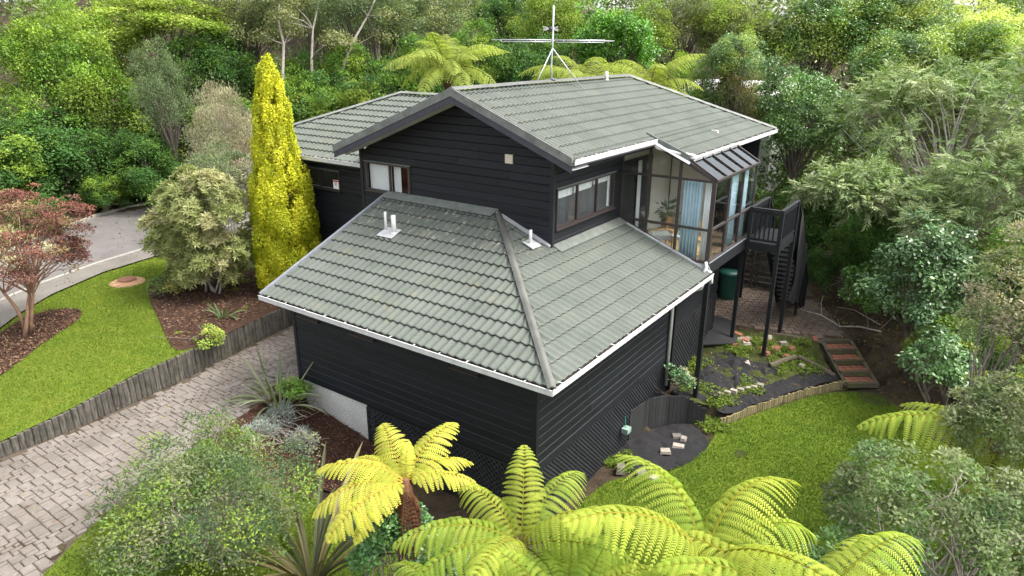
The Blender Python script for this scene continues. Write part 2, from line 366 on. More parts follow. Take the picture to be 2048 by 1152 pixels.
# --- street
path_in = [(-13.9,-4.9),(-15.06,-3.38),(-15.74,-2.48),(-16.34,-1.71),(-17.21,-.59),(-18.14,1.36),(-18.5,3.28),(-18.8,5.17),(-19.1,9)]
path_out = [(-15.3,-5.8),(-17.01,-2.74),(-18.01,-1.44),(-18.6,-.26),(-19.33,1.71),(-19.77,3.7),(-20.09,5.98),(-20.4,9)]
road_far = [(-20.5,-5),(-23.03,.14),(-24.85,2.51),(-26.49,5.07),(-26.95,6.74),(-27.08,8.73),(-27.2,12)]
sheet('road', path_out+[(-20.5,12)]+road_far[::-1]+[(-20,-12),(-14,-12)], .035, MT['asphalt'], 1.0)
sheet('footpath', path_in+path_out[::-1], .10, MT['path'], .5)
kb = MB()
for a, b in zip(path_out[:-1], path_out[1:]):
    za, zb = float(H(*a)), float(H(*b)); kb.beam((*a, za+.045), (*b, zb+.045), .13, .13)
tag(link('kerb', kb.mesh('kerb', MT['kerb'])), kind='structure')
kb = MB()
for a, b in zip(road_far[:-1], road_far[1:]):
    za, zb = float(H(*a)), float(H(*b)); kb.beam((*a, za+.06), (*b, zb+.06), .13, .16)
tag(link('kerb', kb.mesh('kerb_far', MT['kerb'])), kind='structure')
# --- left lawn on its terrace
ys_ = np.linspace(-9, 4.9, 30)
lawn_l = [(float(xr_(y))-.05, float(y)) for y in ys_]+[(-14.5,5.2)]+path_in[::-1][2:]+[(-13,-9)]
sheet('lawn', lawn_l, .05, MT['lawn'], .4, zlawn)
bed_big = [tuple(p) for p in smoothpoly([(-16.4,1.9),(-14.5,.9),(-12.8,.25),(-10.65,-.62),(-10.25,-.5),(-10.4,.9),(-10.85,2.9),(-11.3,4.8),(-14.5,5.0),(-16.3,3.6)], 2)]
bed_red = [tuple(p) for p in smoothpoly([(-12.7,-3.7),(-13.5,-2.65),(-14.1,-1.55),(-14.7,-.85),(-15.4,-.6),(-16.0,-1.2),(-15.7,-2.3),(-14.6,-3.6),(-13.4,-4.4)], 3)]
sheet('garden_bed', bed_big, .065, MT['mulch'], .3, zlawn, bump_=.015)
sheet('garden_bed', bed_red, .065, MT['mulch'], .3, bump_=.015)
bed_front = [tuple(p) for p in smoothpoly([(-7.62,.84),(-7.45,-.8),(-7.1,-1.6),(-6.3,-1.75),(-5.2,-1.6),(-4.2,-1.2),(-3.6,-.4),(-3.8,.84),(-5.5,.84)], 2)]
sheet('garden_bed', bed_front, .05, MT['mulch'], .25, bump_=.015)
grass_f = [(-7.15,-1.9),(-6.75,-3.5),(-6.05,-5.0),(-5.3,-6.2),(-4.2,-8.2),(2,-8.2),(3,-1),(-3,-.3),(-4.2,-1.5),(-5.2,-1.9),(-6.3,-2.0)]
sheet('lawn', grass_f, .045, MT['lawn2'], .3)
# --- right lawn
lawn_r = [tuple(p) for p in smoothpoly([(-.55,3.2),(.15,3.75),(.75,4.7),(.85,5.9),(.75,6.7),(1.25,7.9),(1.75,8.85),(2.25,9.85),(2.95,10.7),(3.7,10.9),(4.6,10.3),(5.4,9.4),(5.9,7.8),(6.2,5),(6,2),(4,-1),(0,-2),(-.5,1)], 2)]
BARE = []
zlr = lambda x, y: np.minimum(H(x, y), -1.25)
sheet('lawn', lawn_r, .05, MT['lawn2'], .3, zlr)
# --- weed cloths
sheet('mossy_ground', [tuple(p) for p in smoothpoly([(-.8,7.0),(.4,7.0),(1.0,8.2),(2.2,10.6),(2.4,11.4),(1.9,11.95),(.2,11.7),(-.8,11.4)], 2)], .03, MT['moss'], .25, H0, bump_=.02)
cl1 = [(-.86,4.2),(-.6,3.9),(.15,3.85),(.75,4.75),(.9,5.6),(.75,6.1),(.3,6.5),(-.1,6.35),(-.5,5.8),(-.72,5.2)]
tag(sheet('weed_cloth', [tuple(p) for p in smoothpoly(cl1, 2)], .055, MT['cloth'], .16, kind=None, bump_=.03), 'black weed cloth under loose stones below the curved black fence', 'weed cloth')
cl2 = [(-.75,7.0),(-.2,6.75),(.35,7.35),(.75,8.1),(1.15,9.1),(1.35,9.9),(1.1,10.2),(.5,9.7),(.1,9.9),(-.35,9.7),(-.6,9.3),(-.4,8.3)]
tag(sheet('weed_cloth', [tuple(p) for p in smoothpoly(cl2, 2)], .05, MT['cloth'], .13, H0, kind=None, bump_=.055), 'wrinkled black weed cloth around the foot of the corner post', 'weed cloth')
cl3 = [(.55,6.95),(.85,7.2),(1.25,8.05),(1.75,9.1),(2.3,10.15),(2.75,10.95),(2.35,11.25),(1.9,10.5),(1.35,9.35),(.95,8.4),(.6,7.5)]
tag(sheet('weed_cloth', [tuple(p) for p in smoothpoly(cl3, 2)], .05, MT['cloth'], .13, H0, kind=None, bump_=.035), 'long black weed cloth strip above the curved wooden lawn edging', 'weed cloth')

# ================================================================== PAVING
def paver_mesh(name, w, l, t, mat, rng, irr=.010, bev=.015):
    c = [(-w/2,-l/2),(w/2,-l/2),(w/2,l/2),(-w/2,l/2)]
    c = [(a+rng.uniform(-irr, irr), b+rng.uniform(-irr, irr)) for a, b in c]
    mb = MB(); k = [(a*(1-2*bev/w), b*(1-2*bev/l)) for a, b in c]
    mb.add([(a, b, 0) for a, b in c]+[(a, b, t-bev*.6) for a, b in c]+[(a, b, t+rng.uniform(-.003, .003)) for a, b in k],
           [(0,1,5,4),(1,2,6,5),(2,3,7,6),(3,0,4,7),(4,5,9,8),(5,6,10,9),(6,7,11,10),(7,4,8,11),(8,9,10,11)])
    return mb.mesh(name, mat)
drive_poly = [(float(xr_(y))+.06, float(y)) for y in np.linspace(-9, 4.9, 24)]+[(-8.6,4.9),(-7.8,4.0)]+[(float(xd_(y)), float(y)) for y in np.linspace(.95, -9, 24)]
drive = sheet('driveway', drive_poly, .006, MT['joint'], .5, zflat(0))
U_ = .102
def ashlar(x0, x1, y0, y1, rng):
    nx, ny = int((x1-x0)/U_), int((y1-y0)/U_); occ = np.zeros((nx, ny), bool); out = []
    sizes = [(2,2),(2,2),(3,2),(2,3),(2,1),(1,2),(2,2),(1,1),(3,2)]
    for j in range(ny):
        for i in range(nx):
            if occ[i, j]: continue
            for a, b in [sizes[rng.integers(len(sizes))] for _ in range(3)]+[(2,1),(1,2),(1,1)]:
                if i+a <= nx and j+b <= ny and not occ[i:i+a, j:j+b].any():
                    occ[i:i+a, j:j+b] = True; out.append((x0+(i+a/2)*U_, y0+(j+b/2)*U_, a, b)); break
    return out
rg = np.random.default_rng(3)
pv = ashlar(-11.4, -5.0, -8.2, 4.9, rg)
A_ = np.array([(p[0], p[1]) for p in pv]); ok = inpoly(A_, [(float(xr_(y))+.16, float(y)) for y in np.linspace(-9, 4.9, 24)]+[(-8.5,4.9),(-7.9,4.0)]+[(float(xd_(y))-.1, float(y)) for y in np.linspace(.95, -9, 24)])
pv = [p for p, k in zip(pv, ok) if k]
cpos = np.array((5.172, -8.506, 7.804)); fw = np.array(cf); rt = np.array(r2); upv = np.array(u2)
def infov(p, z=0., mx=1.02):
    d = np.array((p[0], p[1], z))-cpos; q = d@fw; return q > .5 and abs((d@rt)/q) < .7424*mx and abs((d@upv)/q) < .4176*mx
vis = [p for p in pv if infov(p)]; hid = [p for p in pv if not infov(p)]
vis.sort(key=lambda p: -p[2]*p[3]/((p[0]-cpos[0])**2+(p[1]-cpos[1])**2+60)**1.0)
PM = {}
def pmesh(a, b):
    k = (a, b)
    if k not in PM: PM[k] = [paver_mesh('paver', a*U_-.015, b*U_-.015, .024, MT['paver'], rg) for _ in range(3)]
    return PM[k][rg.integers(3)]
for p in vis[:295]:
    link('paver', pmesh(p[2], p[3]), drive, (p[0], p[1], .004+rg.uniform(-.003, .004)), (rg.normal(0, .008), rg.normal(0, .008), rg.normal(0, .012)))
rest = MB()
for p in vis[295:]+hid:
    me = pmesh(p[2], p[3]); dz = rg.uniform(0, .007)
    rest.add([(v.co.x+p[0], v.co.y+p[1], v.co.z+dz) for v in me.vertices], [tuple(f.vertices) for f in me.polygons])
o = link('small_pavers', rest.mesh('small_pavers', MT['paver']), drive); o['kind'] = 'stuff'
# --- back patio
patio_poly = [(-2.6,11.9),(-1.2,11.75),(0.1,11.9),(1.95,12.3),(2.5,12.95),(1.6,14.6),(.9,16),(0,17.4),(-1,18.2),(-3.2,16),(-3.2,12.2)]
patio = sheet('patio', patio_poly, .012, MT['joint'], .4, zflat(-.5))
bm_ = [paver_mesh('brick_paver', .225, .225, .04, MT['brick'], rg, .006, .01) for _ in range(3)]
an = math.radians(28); ca, sa = math.cos(an), math.sin(an)
cand = []
for i in range(-30, 30):
    for j in range(-30, 30):
        x = (i*.24+(j % 2)*.12)*ca-j*.24*sa-.2; y = (i*.24+(j % 2)*.12)*sa+j*.24*ca+14.3; cand.append((x, y))
CA = np.array(cand); pp = np.array(patio_poly); cen = pp.mean(0); CA = CA[inpoly(CA, [tuple(cen+(q-cen)*.96) for q in pp])]
CA = [c for c in CA if infov(c, -.5)]; CA.sort(key=lambda c: c[1])
for c in CA[:290]:
    link('brick_paver', bm_[rg.integers(3)], patio, (c[0], c[1], -.5+rg.uniform(.004, .014)), (rg.normal(0, .01), rg.normal(0, .01), an+rg.normal(0, .01)))
# ================================================================== RETAINING WALLS AND EDGINGS
def walk(pts, step):
    P = np.array(pts, float); s = np.r_[0, np.cumsum(np.linalg.norm(np.diff(P, axis=0), axis=1))]; t = np.arange(0, s[-1], step)
    return np.column_stack([np.interp(t, s, P[:,k]) for k in range(P.shape[1])])
def post_mesh(name, r, h, mat, n=8, half=True):
    mb = MB(); prof = []
    for k in range(n): a = 2*math.pi*k/n; prof.append((r*math.cos(a), r*math.sin(a)*(.6 if half else 1)))
    vs_ = [(x, y, 0) for x, y in prof]+[(x*.98, y*.98, h-.012) for x, y in prof]+[(x*.8, y*.8, h) for x, y in prof]
    fs = [(i, (i+1)%n, n+(i+1)%n, n+i) for i in range(n)]+[(n+i, n+(i+1)%n, 2*n+(i+1)%n, 2*n+i) for i in range(n)]+[tuple(range(2*n, 3*n))]
    return mb.add(vs_, fs).mesh(name, mat, False)
def palisade(name, label, cat, pts, step, r, z0, htop, mat, half=True, jit=.02):
    W_ = walk(pts, step); root = thing(name, label, cat, (W_[0,0], W_[0,1], float(z0(W_[0]))))
    ms = [post_mesh('post', r*k, 1.0, mat, 8, half) for k in (.95, 1.0, 1.06)]
    for i, p in enumerate(W_):
        q = W_[min(i+1, len(W_)-1)]-W_[max(i-1, 0)]; a = math.atan2(q[1], q[0]); b = float(z0(p)); h = htop(p)-b+rg.uniform(-jit, jit)
        o = link('post', ms[i % 3], root, Vector((p[0], p[1], b))-root.location, (rg.normal(0, .015), rg.normal(0, .015), a), (1, 1, h))
    return root
palisade('retaining_wall', 'weathered grey timber post retaining wall between the lawn and paved driveway', 'retaining wall',
         [(float(xr_(y)), y) for y in np.linspace(-7.5, 4.6, 30)], .128, .068, lambda p: -.05, lambda p: float(.635-np.clip((-1.8-p[1])*.115, 0, .34)), MT['post'], True, .01)
palisade('retaining_wall', 'short pale new timber retaining wall at the garage corner beside the flax', 'retaining wall',
         [(-7.9,-.1),(-7.82,.35),(-7.72,.72)], .13, .07, lambda p: -.75, lambda p: .12, MT['postg'])
palisade('garden_edging', 'low mossy wooden stake edging curving along the back lawn', 'edging',
         [(.75,6.95),(.87,7.09),(1.18,7.95),(1.66,8.93),(2.2,9.93),(2.9,11.0)], .085, .047, lambda p: -1.3, lambda p: -1.0, MT['postg'], True, .025)
W_ = walk(FE, .105); root = thing('curved_fence', 'curved black board fence between the lattice and the back lawn', 'fence', (FE[0][0], FE[0][1], -1.25))
for i, p in enumerate(W_):
    q = W_[min(i+1, len(W_)-1)]-W_[max(i-1, 0)]; a = math.atan2(q[1], q[0]); mb = MB(); h = np.interp(p[0], [-.82,-.6,-.1,.36], [-.42,-.36,-.48,-.78])
    mb.box(-.05, .05, -.014, .014, -1.3, h+rg.uniform(-.01, .01)); o = link('board', mb.mesh('board', MT['postb']), root, Vector((p[0], p[1], 0))-root.location, (0, 0, a))
for dz, lab in ((0, 'rough pale stone edging stepping across the middle terrace'),):
    pass

for x, y, r in ((1.56,5.93,.2),(3.47,5.75,.16),(4.2,7.7,.3),(5.1,9.7,.5),(3.7,10.7,.45)):
    q = smoothpoly([(x+r*math.cos(a)*rg.uniform(.6,1.2), y+r*math.sin(a)*rg.uniform(.6,1.2)) for a in np.linspace(0, 5.6, 8)], 2); BARE.append([tuple(p) for p in q])
    sheet('bare_earth', BARE[-1], .056, MT['moss'], .2, zlr)
# ================================================================== HOUSE
HO = thing('house', 'black weatherboard house on a slope with grey-green tiled roofs and glass sunroom', 'house', (-4.5, 4.0, -1.2))
T1, T2 = .391, .393
c1 = 1/math.sqrt(1+T1*T1); s1 = T1*c1; c2 = 1/math.sqrt(1+T2*T2); s2 = T2*c2
COURSE, PER = .368, .186
def wave(u): 
    t = 2*math.pi*u/PER; return .021*math.cos(t)+.004*math.cos(2*t+.6)
TC = {}
def tile_mesh(a, b, v0, v1, ul, ur, key=None):
    if key in TC: return TC[key]
    k = max(2, int(round((b-a)/PER*6))); us = [a+(b-a)*i/k for i in range(k+1)]
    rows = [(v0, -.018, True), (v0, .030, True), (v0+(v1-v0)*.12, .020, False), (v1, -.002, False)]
    vs_ = []
    for vv, lift, fr in rows:
        for u in us:
            uu = min(max(u, ul(vv)), ur(vv)); vs_.append((uu-a, vv-v0, lift+wave(u)))
    m = k+1; fs = []
    for r in range(3):
        for i in range(k):
            q = [r*m+i, r*m+i+1, (r+1)*m+i+1, (r+1)*m+i]
            if abs(vs_[q[0]][0]-vs_[q[1]][0])+abs(vs_[q[2]][0]-vs_[q[3]][0]) > 1e-4: fs.append(tuple(q))
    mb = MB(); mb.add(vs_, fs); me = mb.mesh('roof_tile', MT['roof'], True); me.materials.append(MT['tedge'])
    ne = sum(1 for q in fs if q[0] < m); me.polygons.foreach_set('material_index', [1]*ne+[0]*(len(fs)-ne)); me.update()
    if key: TC[key] = me
    return me
def tiles(roof, O, u, v, vmin, vmax, ul, ur, first=0, width=7):
    O = Vector(O); u = Vector(u).normalized(); v = Vector(v).normalized(); n = u.cross(v)
    i = int(math.floor(vmin/COURSE+1e-6))
    while i*COURSE < vmax-.04:
        v0 = max(i*COURSE, vmin); v1 = min((i+1)*COURSE+.04, vmax)
        lo = min(ul(v0), ul(v1)); hi = max(ur(v0), ur(v1)); st = ((i*3) % width)*PER
        k = int(math.floor((lo-st)/(PER*width)))
        while st+k*PER*width < hi:
            a0 = st+k*PER*width; b0 = a0+PER*width; a = max(a0, lo); b = min(b0, hi); k += 1
            if b-a < .03: continue
            full = a == a0 and b == b0 and all(ul(x) <= a0+1e-6 and ur(x) >= b0-1e-6 for x in (v0, v1)) and abs(v1-v0-COURSE-.04) < 1e-6
            me = tile_mesh(a, b, v0, v1, ul, ur, ('f', width) if full and False else None) if not full else tile_mesh(0, PER*width, 0, COURSE+.04, lambda x: -9, lambda x: 99, ('f', width))
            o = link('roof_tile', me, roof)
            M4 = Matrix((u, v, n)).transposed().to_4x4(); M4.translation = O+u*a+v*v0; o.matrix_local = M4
        i += 1
def cap(roof, a, b, w, mat='cap', name='ridge_cap', nrm_=None, seg=None, lift=.05):
    """folded metal cap between a and b, two slopes w wide dropping by fall"""
    a = Vector(a); b = Vector(b); d = (b-a).normalized(); sd_ = d.cross(Vector((0,0,1))).normalized(); up = sd_.cross(d)
    L = (b-a).length; seg = seg or max(1, int(L/1.9))
    for i in range(seg):
        p = a+d*(L*i/seg); q = a+d*(L*(i+1)/seg+(.03 if i < seg-1 else 0)); z = up*(lift+.004*(i % 2)); mb = MB()
        prof = [sd_*-w-up*w*.36, sd_*-w*.35+up*.004, Vector((0,0,0))+up*.016, sd_*w*.35+up*.004, sd_*w-up*w*.36]
        mb.add([p+z+r_ for r_ in prof]+[q+z+r_ for r_ in prof], [(k, k+1, 6+k, 5+k) for k in range(4)])
        mb.add([p+z+r_ for r_ in prof]+[p+z+r_-up*.03 for r_ in prof], [(k+1, k, 5+k, 6+k) for k in range(4)])
        part(name, mb, MT[mat], roof, True)
# ---- lower roof
base = MB(); zz = -.035
base.prism([(-7.62,.05,2.5+.05*T1+zz),(-.05,.05,2.5+.05*T1+zz),(-4.09,4.09,2.5+4.09*T1+zz),(-7.62,4.09,2.5+4.09*T1+zz)], (0,0,-.06))
roof_low = part('roof', base, MT['dark'], HO)
b2 = MB(); b2.prism([(-.05,.05,2.5+.05*T1+zz-.001),(-.05,7.36,2.5+.05*T1+zz-.001),(-2.62,7.36,2.5+2.62*T1+zz-.001),(-2.62,4.09,2.5+2.62*T1+zz-.001),(-4.09,4.09,2.5+4.09*T1+zz-.001)], (0,0,-.06))
part('roof_underlay', b2, MT['dark'], roof_low)
tiles(roof_low, (-7.62,.045,2.5+.045*T1), (1,0,0), (0,c1,s1), 0, 4.02/c1, lambda v: .04, lambda v: 7.575-v*c1)
tiles(roof_low, (-.045,0,2.5+.045*T1), (0,1,0), (-c1,0,s1), 0, 2.54/c1, lambda v: .045+v*c1, lambda v: 7.34)
tiles(roof_low, (-.045,0,2.5+.045*T1), (0,1,0), (-c1,0,s1), 7*COURSE, 4.0/c1, lambda v: .045+v*c1, lambda v: 4.08)
cap(roof_low, (-.02,.02,2.53), (-4.06,4.06,2.53+4.04*T1), .075, 'cap', 'hip_cap')
# verge flashing on the left edge
vb = MB(); vb.beam((-7.62,.02,2.5+.02*T1+.02), (-7.62,4.09,2.5+4.09*T1+.02), .07, .10); part('verge_flashing', vb, MT['zinc'], roof_low)
vb = MB(); vb.prism([(-7.58,3.86,4.06),(-4.12,3.86,4.06),(-4.05,4.06,4.17),(-7.58,4.06,4.17)], (0,0,.03)); part('apron_flashing', vb, MT['bronze'], roof_low)
vb = MB(); vb.prism([(-2.34,4.09,2.5+2.34*T1+.035),(-2.34,7.36,2.5+2.34*T1+.035),(-2.60,7.36,2.5+2.6*T1+.05),(-2.60,4.09,2.5+2.6*T1+.05)], (0,0,.02)); part('apron_flashing', vb, MT['bronze'], roof_low)
vb = MB(); vb.beam((-2.6,4.03,2.5+2.6*T1+.04), (-4.05,4.03,2.5+4.05*T1+.04), .12, .05); part('apron_flashing', vb, MT['lead'], roof_low, label='pale patchy lead flashing along the gable wall')
# ---- main roof
RX, RZ, GY = -4.835, 6.823, 3.378
def mz(x): return RZ-T2*abs(x-RX)
EX, NX, LX, SY = -.825, -1.742, -8.782, 7.375
base = MB()
base.prism([(NX+.05,GY+.03,mz(NX+.05)-.04),(NX+.05,SY,mz(NX+.05)-.04),(EX-.03,SY,mz(EX-.03)-.04),(EX-.03,14.5,mz(EX-.03)-.04),(RX,11.95,RZ-.04),(RX,GY+.03,RZ-.04)], (0,0,-.07))
roof_main = part('roof', base, MT['dark'], HO)
b2 = MB(); b2.prism([(RX,GY+.03,RZ-.041),(RX,11.95,RZ-.041),(LX,14.5,mz(LX)-.041),(LX,GY+.03,mz(LX)-.041)], (0,0,-.07)); part('roof_underlay', b2, MT['dark'], roof_main)
b2 = MB(); b2.prism([(RX,11.95,RZ-.042),(EX,14.5,mz(EX)-.042),(LX,14.5,mz(LX)-.042)], (0,0,-.05)); part('roof_underlay', b2, MT['roof'], roof_main)
vN = (EX-.03-(NX-.0))/c2; hipr = lambda v: 14.5-(14.5-11.95)*(v*c2/4.0)
tiles(roof_main, (EX-.03,0,mz(EX-.03)), (0,1,0), (-c2,0,s2), 0, vN, lambda v: SY+.02, hipr)
tiles(roof_main, (EX-.03,0,mz(EX-.03)), (0,1,0), (-c2,0,s2), vN, 3.93/c2, lambda v: GY+.05, hipr)
tiles(roof_main, (LX+.03,0,mz(LX+.03)), (0,-1,0), (c2,0,s2), 0, 3.87/c2, lambda v: -14.4+v*.5, lambda v: -GY-.05)
cap(roof_main, (RX,GY+.02,RZ+.02), (RX,11.97,RZ+.02), .12)
cap(roof_main, (EX,14.53,mz(EX)+.02), (RX,11.95,RZ+.03), .11, 'barge', 'hip_cap')
for sx_, xe in ((1, NX), (-1, LX)):
    a = Vector((RX, GY, RZ)); b = Vector((xe, GY, mz(xe)))
    mb = MB(); mb.prism([a+Vector((0,0,.065)), b+Vector((0,0,.065)), b+Vector((0,0,-.11)), a+Vector((0,0,-.11))], (0,.06,0)); part('barge_flashing', mb, MT['barge'], roof_main)
    mb = MB(); mb.prism([a+Vector((0,.015,-.112)), b+Vector((sx_*-.02,.015,-.112)), b+Vector((sx_*-.02,.015,-.25)), a+Vector((0,.015,-.25))], (0,.03,0)); part('barge_board', mb, MT['bargewood'], roof_main)
    mb = MB(); mb.prism([a+Vector((0,.05,.065)), b+Vector((0,.05,.065)), b+Vector((0,.13,.05)), a+Vector((0,.13,.05))], (0,0,.012)); part('barge_flashing', mb, MT['cap'], roof_main)
    mb = MB(); mb.prism([(RX,GY+.046,RZ-.20),(xe,GY+.046,mz(xe)-.20),(xe,4.07,mz(xe)-.20),(RX,4.07,RZ-.20)], (0,0,.02)); part('soffit', mb, MT['soffit'], roof_main)
mb = MB(); mb.prism([(NX-.02,4.07,mz(NX)-.20),(NX-.02,SY,mz(NX)-.20),(-2.606,SY,mz(-2.606)-.20),(-2.606,4.07,mz(-2.606)-.20)], (0,0,.02)); part('soffit', mb, MT['blackp'], roof_main)
# step at the sunroom: upstand flashing
mb = MB(); mb.prism([(NX-.25,SY-.02,mz(NX-.25)+.07),(EX,SY-.02,mz(EX)+.06),(EX,SY-.02,mz(EX)-.12),(NX-.05,SY-.02,mz(NX)-.08),(NX-.25,SY-.02,mz(NX-.25)+.02)], (0,.025,0)); part('step_flashing', mb, MT['bronze'], roof_main)
mb = MB(); mb.prism([(NX+.02,SY-.12,mz(NX)-.10),(EX+.02,SY-.12,mz(EX)-.14),(EX+.02,SY-.03,mz(EX)-.10),(NX+.02,SY-.03,mz(NX)-.06)], (0,0,.015)); part('step_flashing', mb, MT['lead'], roof_main)
# ---- wing roof
WY, WZ = 4.35, 4.70
wz = lambda y: WZ+T1*(y-WY)
base = MB(); base.prism([(-13.5,WY+.04,wz(WY+.04)-.04),(-8.45,WY+.04,wz(WY+.04)-.04),(-8.45,8.3,wz(8.3)-.04),(-11.0,8.3,wz(8.3)-.04),(-13.5,5.75,wz(5.75)-.04)], (0,0,-.06))
roof_wing = part('roof', base, MT['dark'], HO)
tiles(roof_wing, (-14.9,WY+.04,wz(WY+.04)), (1,0,0), (0,c1,s1), 0, 3.9/c1, lambda v: max(1.42, v*c1), lambda v: 6.42)
cap(roof_wing, (-13.5,5.75,wz(5.75)+.02), (-11.0,8.3,wz(8.3)+.03), .10, 'barge', 'hip_cap'); cap(roof_wing, (-11.05,8.3,wz(8.3)+.02), (-8.0,8.3,wz(8.3)+.02), .10, 'barge')
mb = MB(); mb.prism([(-11.0,8.32,wz(8.3)-.05),(-8.0,8.32,wz(8.3)-.05),(-8.0,12,4.8),(-13.4,12,4.8)], (0,0,-.04)); part('roof_underlay', mb, MT['roof'], roof_wing)
# ---- gutters
def gutter(a, b, out, litter=True, mat='white'):
    a = Vector(a); b = Vector(b); o = Vector(out); mb = MB(); w = .115
    mb.beam(a+o*.0, b+o*.0, .012, .095); mb.beam(a-o*w+Vector((0,0,.0)), b-o*w, .01, .10); mb.beam(a-o*w*.5-Vector((0,0,.055)), b-o*w*.5-Vector((0,0,.055)), w, .01)
    mb.beam(a+o*.006+Vector((0,0,.046)), b+o*.006+Vector((0,0,.046)), .022, .014)
    g = part('gutter', mb, MT[mat], HO); L = (b-a).length; d = (b-a).normalized(); k = int(L/.62)
    for i in range(k):
        p = a+d*(.3+i*.62); m2 = MB(); m2.beam(p+Vector((0,0,.06))+o*.012, p-o*w+Vector((0,0,.065)), .022, .006); part('bracket', m2, MT[mat], g)
    if litter:
        n = int(L*170); P = np.array(a)+np.outer(RNG.uniform(0, L, n), np.array(d))-np.outer(RNG.uniform(.02, w, n), np.array(o))+np.array([0,0,1])*RNG.uniform(-.02, .045, (n,1))
        ax = nrm(RNG.normal(0, 1, (n,3))*[1,1,.3]); V = leafset(P, ax, nrm(RNG.normal(0,.5,(n,3))+UP), RNG.uniform(.02,.05,n), RNG.uniform(.01,.02,n))
        cc = np.array([.12,.075,.045])*RNG.uniform(.4,2.0,(n,1)); q = link('gutter_litter', fastmesh('gutter_litter', V, 4, [MT['chip']], cc), g); q['kind'] = 'stuff'
    return g
def leafset(pos, axis, nr, L, Wd, fold=.0, mid=.5):
    axis = nrm(axis); side = nrm(np.cross(axis, nr)); up = np.cross(side, axis)
    L = np.broadcast_to(L, len(pos))[:,None]; Wd = np.broadcast_to(Wd, len(pos))[:,None]
    m = pos+axis*L*mid-up*Wd*fold
    return np.stack([pos, m+side*Wd*.5, pos+axis*L, m-side*Wd*.5], 1)
gutter((-7.66,-.01,2.47), (.006,-.01,2.47), (0,-1,0)); gutter((.01,0,2.47), (.01,7.40,2.47), (1,0,0))
gutter((NX+.06,GY+.02,mz(NX)-.03), (NX+.06,SY-.03,mz(NX)-.03), (1,0,0), False); gutter((EX+.06,SY+.05,mz(EX)-.03), (EX+.06,14.55,mz(EX)-.03), (1,0,0))
gutter((-13.5,WY,WZ-.02), (-8.55,WY,WZ-.02), (0,-1,0), False)
# soffits of the lower roof
mb = MB(); mb.box(-7.6,-.12,.12,.86,2.335,2.35); mb.box(-.86,-.12,.86,7.3,2.3352,2.3502); part('soffit', mb, MT['blackp'], HO)
mb = MB(); mb.box(-7.6,-.1,.10,.125,2.34,2.47); mb.box(-.125,-.1,.1255,7.35,2.34,2.47); part('fascia', mb, MT['blackp'], HO)
mb = MB(); mb.box(-13.45,-8.52,WY+.13,4.96,4.56,4.575); mb.box(-13.45,-8.52,WY+.11,WY+.13,4.55,4.68); part('soffit', mb, MT['blackp'], HO)
# ---- downpipes
def pipe(name, pts, r, mat='white', n=8, parent=None): mb = MB(); mb.tube(pts, r, n); return part(name, mb, MT[mat], parent or HO, True)
pipe('downpipe', [(-.07,6.95,2.42),(-.10,6.95,2.25),(-.72,6.93,1.95),(-.77,6.92,1.8),(-.77,6.92,-.55)], .042)
pipe('downpipe', [(-8.75,WY+.03,4.62),(-8.75,WY+.03,4.45),(-8.62,WY+.25,4.38),(-8.58,4.75,4.36)], .045)
pipe('downpipe', [(NX+.03,SY-.10,mz(NX)-.14),(NX+.12,SY-.09,mz(NX)-.19),(-1.1,SY+.0,5.33),(-.86,SY+.14,5.30),(-.80,SY+.22,5.26)], .038, 'dirtywhite')
pipe('downpipe', [(-.19,SY-.06,2.80),(-.14,SY-.10,2.68),(-.16,SY-.22,2.57)], .04)
pipe('downpipe', [(-.03,7.38,2.43),(-.03,7.42,2.28),(-.4,7.9,2.0),(-.85,8.6,1.6)], .042, 'dirtywhite')
pipe('downpipe', [(-1.0,14.5,5.1),(-1.0,14.6,4.95),(-1.6,14.4,4.7)], .04)
# ---- roof vents and flashings
def vent(x, y, n_, r=.042, h=.55):
    z = n_; mb = MB(); mb.tube([(x,y,z-.05),(x,y,z+h)], r, 10); mb.tube([(x,y,z-.02),(x,y,z+.07)], r*1.5, 10); return mb
fl = MB(); fl.prism([(-6.46,2.5,2.5+2.5*T1+.045),(-5.97,2.5,2.5+2.5*T1+.045),(-5.97,2.84,2.5+2.84*T1+.045),(-6.46,2.84,2.5+2.84*T1+.045)], (0,0,.012))
f_ = part('vent_flashing', fl, MT['lead'], HO); part('vent_pipe', vent(-6.36,2.72,2.5+2.72*T1, .032, .50), MT['white'], f_, True); part('vent_pipe', vent(-6.08,2.70,2.5+2.70*T1, .056, .47), MT['white'], f_, True)
fl = MB(); fl.prism([(-2.70,3.48,2.5+2.70*T1+.045),(-2.70,3.82,2.5+2.70*T1+.045),(-2.98,3.82,2.5+2.98*T1+.045),(-2.98,3.48,2.5+2.98*T1+.045)], (0,0,.012))
f_ = part('vent_flashing', fl, MT['lead'], HO); part('vent_pipe', vent(-2.86,3.62,2.5+2.86*T1, .036, .36), MT['white'], f_, True)
part('vent_pipe', vent(-4.75,10.4,6.75,.05,.28), MT['white'], HO, True)
